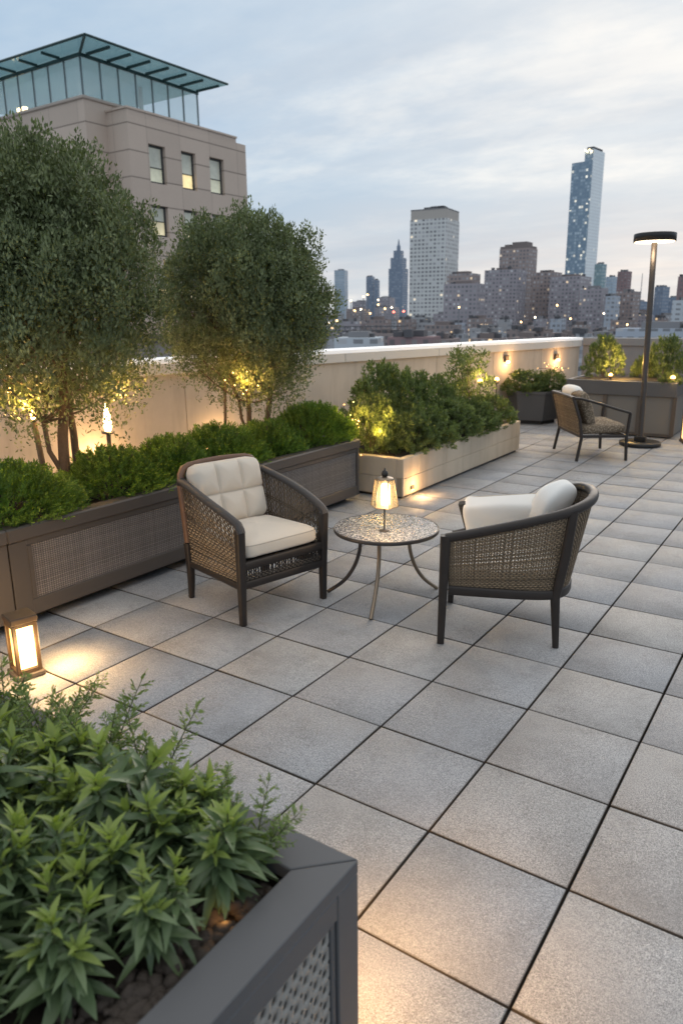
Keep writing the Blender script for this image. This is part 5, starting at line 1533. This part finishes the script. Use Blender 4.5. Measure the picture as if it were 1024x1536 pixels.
def ex_slab(t, w, d, H):
    MB().box(-w*.985, -w*.015, d*.015, d*.985, H+.02, H+9.5).build('roof_storey', simple('plain_roof_storey', (.43, .40, .37), .8, 0, .06, .05), t)
    MB().box(-w*.99, -w*.01, d*.01, d*.99, H+9.6, H+10.6).build('roof_cap', M['roof_grey'], t)
    m = MB(); m.box(-w*.70, -w*.35, d*.2, d*.7, H+10.7, H+13.2); m.box(-w*.55, -w*.20, d*.3, d*.6, H+13.3, H+14.4); m.build('roof_unit', M['roof_dark'], t)
tower('office_tower', 'broad pale grid fronted office tower with a plain top storey', 'tower', 612, 666, 685, 327, 820, 'slab', 20, extra=ex_slab)
def ex_glass(t, w, d, H):
    MB().box(-w*.40, -w*.012, d*.02, d*.98, H+.02, H+14).build('tier', FM['glass'], t)
    MB().box(-w*.36, -w*.05, d*.1, d*.9, H+14.02, H+17).build('crown', M['roof_dark'], t)
    m = MB()
    for k in range(4): m.lathe([(0, -.9), (.9, 0), (0, .9)], 8, (-w*(.08+.1*k), -.3, H+11+2*(k % 2)))
    m.build('crown_lights', M['warm_flame'], t)
    MB().box(.02, .5, .6, d-.4, 2, H+13.6).build('side_glazing', FM['glass2'], t)  # paler side face: the sky's reflection is put into its colour
tower('glass_skyscraper', 'tallest slim blue glass skyscraper with lights at its stepped top', 'skyscraper', 843, 871, 887, 242, 980, 'glass', 24, extra=ex_glass)
def ex_spire(t, w, d, H):
    m = MB(); m.lathe([(w*.14, 0), (w*.13, H*.05), (w*.07, H*.07), (w*.05, H*.10), (.5, H*.13)], 8, (-w*.5, d*.5, H), smooth=False); m.build('spire', FM['hazeb'], t)
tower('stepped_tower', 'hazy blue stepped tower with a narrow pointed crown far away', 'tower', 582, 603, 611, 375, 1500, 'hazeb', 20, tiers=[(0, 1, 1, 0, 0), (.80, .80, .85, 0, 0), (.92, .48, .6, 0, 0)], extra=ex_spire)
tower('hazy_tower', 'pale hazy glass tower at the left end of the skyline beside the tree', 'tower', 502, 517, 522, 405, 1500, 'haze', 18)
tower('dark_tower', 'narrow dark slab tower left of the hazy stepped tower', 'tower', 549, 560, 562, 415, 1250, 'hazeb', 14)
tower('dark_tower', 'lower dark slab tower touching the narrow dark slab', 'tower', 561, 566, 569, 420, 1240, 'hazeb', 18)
tower('brown_block', 'squat brown apartment block overlapping the pale office tower', 'apartment block', 668, 706, 718, 410, 640, 'brown', 20, cap=M['roof_brown'])
tower('brown_block', 'lower grey brown block in front of the squat brown one', 'apartment block', 664, 714, 726, 425, 600, 'mauve', 15, cap=M['roof_brown'])
def ex_brown(t, w, d, H):
    MB().box(-w*.99, -w*.02, d*.02, d*.98, H+.02, H+2.4).build('roof_cap', M['roof_brown'], t)
    m = MB(); m.box(-w*.62, -w*.12, d*.15, d*.8, H+2.5, H+6.5); m.box(-w*.9, -w*.7, d*.2, d*.6, H+2.5, H+4.6); m.build('roof_unit', M['roof_brown'], t)
tower('apartment_tower', 'tall brown apartment tower with a blocky roof in the middle of the skyline', 'apartment tower', 745, 787, 800, 372, 760, 'brown', 20, extra=ex_brown)
tower('apartment_tower', 'shorter apartment tower attached in front of the tall brown one', 'apartment tower', 724, 772, 786, 404, 690, 'mauve', 18, cap=M['roof_brown'])
tower('brick_block', 'long brown block left of the glass skyscraper foot', 'apartment block', 794, 826, 838, 408, 720, 'brown', 20, cap=M['roof_brown'])
tower('brick_block', 'long mauve block across the foot of the glass skyscraper', 'apartment block', 822, 866, 882, 414, 690, 'mauve', 16, cap=M['roof_brown'])
tower('brick_block', 'dark low block under the glass skyscraper on its right', 'apartment block', 868, 900, 908, 432, 660, 'mauve', 16)
tower('green_tower', 'short green glass tower right of the skyscraper foot', 'tower', 886, 897, 903, 396, 900, 'teal', 22)
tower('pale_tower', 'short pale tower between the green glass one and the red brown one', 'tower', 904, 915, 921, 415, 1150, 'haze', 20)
tower('red_tower', 'dark red brown tower left of the floor lamp pole', 'tower', 921, 935, 941, 407, 950, 'red', 20)
tower('brick_block', 'brown block below the dark red brown tower', 'apartment block', 922, 946, 956, 437, 700, 'brown', 18)
tower('pale_tower', 'slim pale block beside the brown block left of the lamp pole', 'tower', 906, 921, 927, 444, 640, 'grey', 20)
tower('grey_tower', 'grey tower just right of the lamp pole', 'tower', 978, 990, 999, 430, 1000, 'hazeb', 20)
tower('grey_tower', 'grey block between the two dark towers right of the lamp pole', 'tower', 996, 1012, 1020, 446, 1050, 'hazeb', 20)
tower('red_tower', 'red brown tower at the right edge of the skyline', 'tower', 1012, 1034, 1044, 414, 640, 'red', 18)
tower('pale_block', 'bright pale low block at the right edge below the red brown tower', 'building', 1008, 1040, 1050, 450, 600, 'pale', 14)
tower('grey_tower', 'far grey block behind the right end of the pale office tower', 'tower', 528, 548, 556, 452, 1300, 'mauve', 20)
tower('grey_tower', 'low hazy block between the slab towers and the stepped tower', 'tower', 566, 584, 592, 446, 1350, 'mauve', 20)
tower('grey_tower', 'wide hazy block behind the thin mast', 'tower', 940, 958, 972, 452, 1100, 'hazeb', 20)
mt_ = empty('radio_mast', bearing(957, 900), 0, 'thin pale mast rising left of the floor lamp pole', 'mast'); mt_.location.z = GZ
hz = bearing(957, 900, 411).z - GZ
MB().tube([(0, 0, 0), (0, 0, hz)], [.9, .35], 6).build('mast', M['mast'], mt_)
MB().box(-2, 2, -2, 2, 0, hz*.12).build('mast_base', M['roof_grey'], mt_)

# lower city between the terrace and the towers
random.seed(5)
rows = [(300, 500, 512), (380, 492, 508), (470, 484, 502), (560, 474, 496), (800, 466, 484), (1050, 458, 476)]
kinds = [('low', 'low grey city block with lit windows seen above the parapet', 'low grey city blocks'),
         ('lowb', 'low brick city block with lit windows seen above the parapet', 'low brick city blocks'),
         ('grey', 'mid height grey city block seen above the parapet', 'mid height grey city blocks'),
         ('mauve', 'mid height mauve city block seen above the parapet', 'mid height mauve city blocks')]
for dep, t0, t1 in rows:
    px = 470 + random.uniform(-10, 10)
    while px < 1060:
        w = random.uniform(22, 52)*(1.15 if dep < 500 else .8)
        k = random.choice(kinds[:2] if dep < 500 else kinds)
        dd = dep*random.uniform(.94, 1.06)
        tp = random.uniform(t0, t1)
        if px < 610 and dep < 500: tp = max(tp, 500)
        tower('city_block', k[1], 'building', px, px+w*.74, px+w, tp, dd, k[0], random.uniform(10, 26), group=k[2], cap=M['roof_grey'] if k[0] != 'lowb' else M['roof_brown'])
        px += w*random.uniform(.9, 1.35)
tower('pale_hall', 'long pale flat roofed hall behind the left part of the parapet', 'building', 500, 566, 576, 507, 260, 'pale', 8)
tower('finned_hall', 'long low grey hall with upright fins behind the end wall', 'building', 930, 1050, 1060, 493, 240, 'grey', 8)
tower('dark_hall', 'long dark roofed hall in front of the pale office tower', 'building', 580, 650, 662, 506, 240, 'red', 10, cap=M['roof_dark'])
# elevated viaduct
va = empty('viaduct', bearing(548, 420), 0, 'dark lattice viaduct crossing low at the left of the skyline', 'bridge'); va.location.z = GZ
lk = math.atan2(va.location.y-CP.y, va.location.x-CP.x); va.rotation_euler.z = lk - math.pi/2 - .1
hv = bearing(548, 420, 489).z - GZ
m = MB(); m.box(-24, 24, -2, 2, hv-3.0, hv-2.4); m.box(-24, 24, -2, 2, hv-.5, hv)
m.build('deck', M['roof_dark'], va)
m = MB()
for k in range(17): m.box(-24+3*k-.2, -24+3*k+.2, -1.8, 1.8, hv-2.38, hv-.52)
m.build('lattice', M['mast'], va)
m = MB()
for k in range(5): m.box(-22+11*k-.7, -22+11*k+.7, -1.5, 1.5, 0, hv-3.02)
m.build('pier', M['roof_grey'], va)
# street lamps glowing in the distance
LAMPS = [(526, 451, 620), (532, 466, 600), (541, 464, 600), (545, 445, 700), (551, 442, 720), (567, 450, 640), (567, 457, 630), (555, 470, 560), (587, 461, 560), (577, 463, 580), (505, 481, 400), (494, 484, 400), (688, 461, 480), (781, 483, 420), (802, 476, 520), (835, 458, 600), (855, 478, 500), (905, 470, 600), (940, 487, 420), (985, 489, 400)]
CL = [(1, .62, .25), (1, .55, .22), (1, .80, .55)]
LM = [emit('street_lamp_glow_%d' % k, c, 9.0) for k, c in enumerate(CL)]
for k, (px, py, dep) in enumerate(LAMPS):
    q = bearing(px, dep, py)
    t = empty('street_lamp', (q.x, q.y, GZ), 0, 'distant street lamp glowing warm among the low city blocks', 'street lamp', 'street lamps glowing in the city')
    r = dep/FPX*1.25
    MB().tube([(0, 0, 0), (0, 0, q.z-GZ-r*.9)], .35, 6).build('pole', M['mast'], t)
    MB().lathe([(0, -r), (r*.7, -r*.7), (r, 0), (r*.7, r*.7), (0, r)], 12, (0, 0, q.z-GZ)).build('lamp_head', LM[k % 3], t)
for k, (px, py, dep) in enumerate([(590, 468, 520), (605, 467, 520)]):
    q = bearing(px, dep, py); r = dep/FPX*1.5
    t = empty('traffic_light', (q.x, q.y, GZ), 0, 'distant red light glowing low left of the pale office tower', 'traffic light', 'red lights in the city')
    MB().tube([(0, 0, 0), (0, 0, q.z-GZ-r*.9)], .35, 6).build('pole', M['mast'], t)
    MB().lathe([(0, -r), (r*.7, -r*.7), (r, 0), (r*.7, r*.7), (0, r)], 12, (0, 0, q.z-GZ)).build('lamp_head', emit('red_lamp_glow', (1, .16, .10), 7), t)

SC.view_settings.view_transform = 'Standard'; SC.view_settings.look = 'None'; SC.view_settings.exposure = 0; SC.view_settings.gamma = 1
SC.cycles.max_bounces = 8; SC.cycles.transparent_max_bounces = 12; SC.cycles.sample_clamp_indirect = 6.0
SC.cycles.use_denoising = True
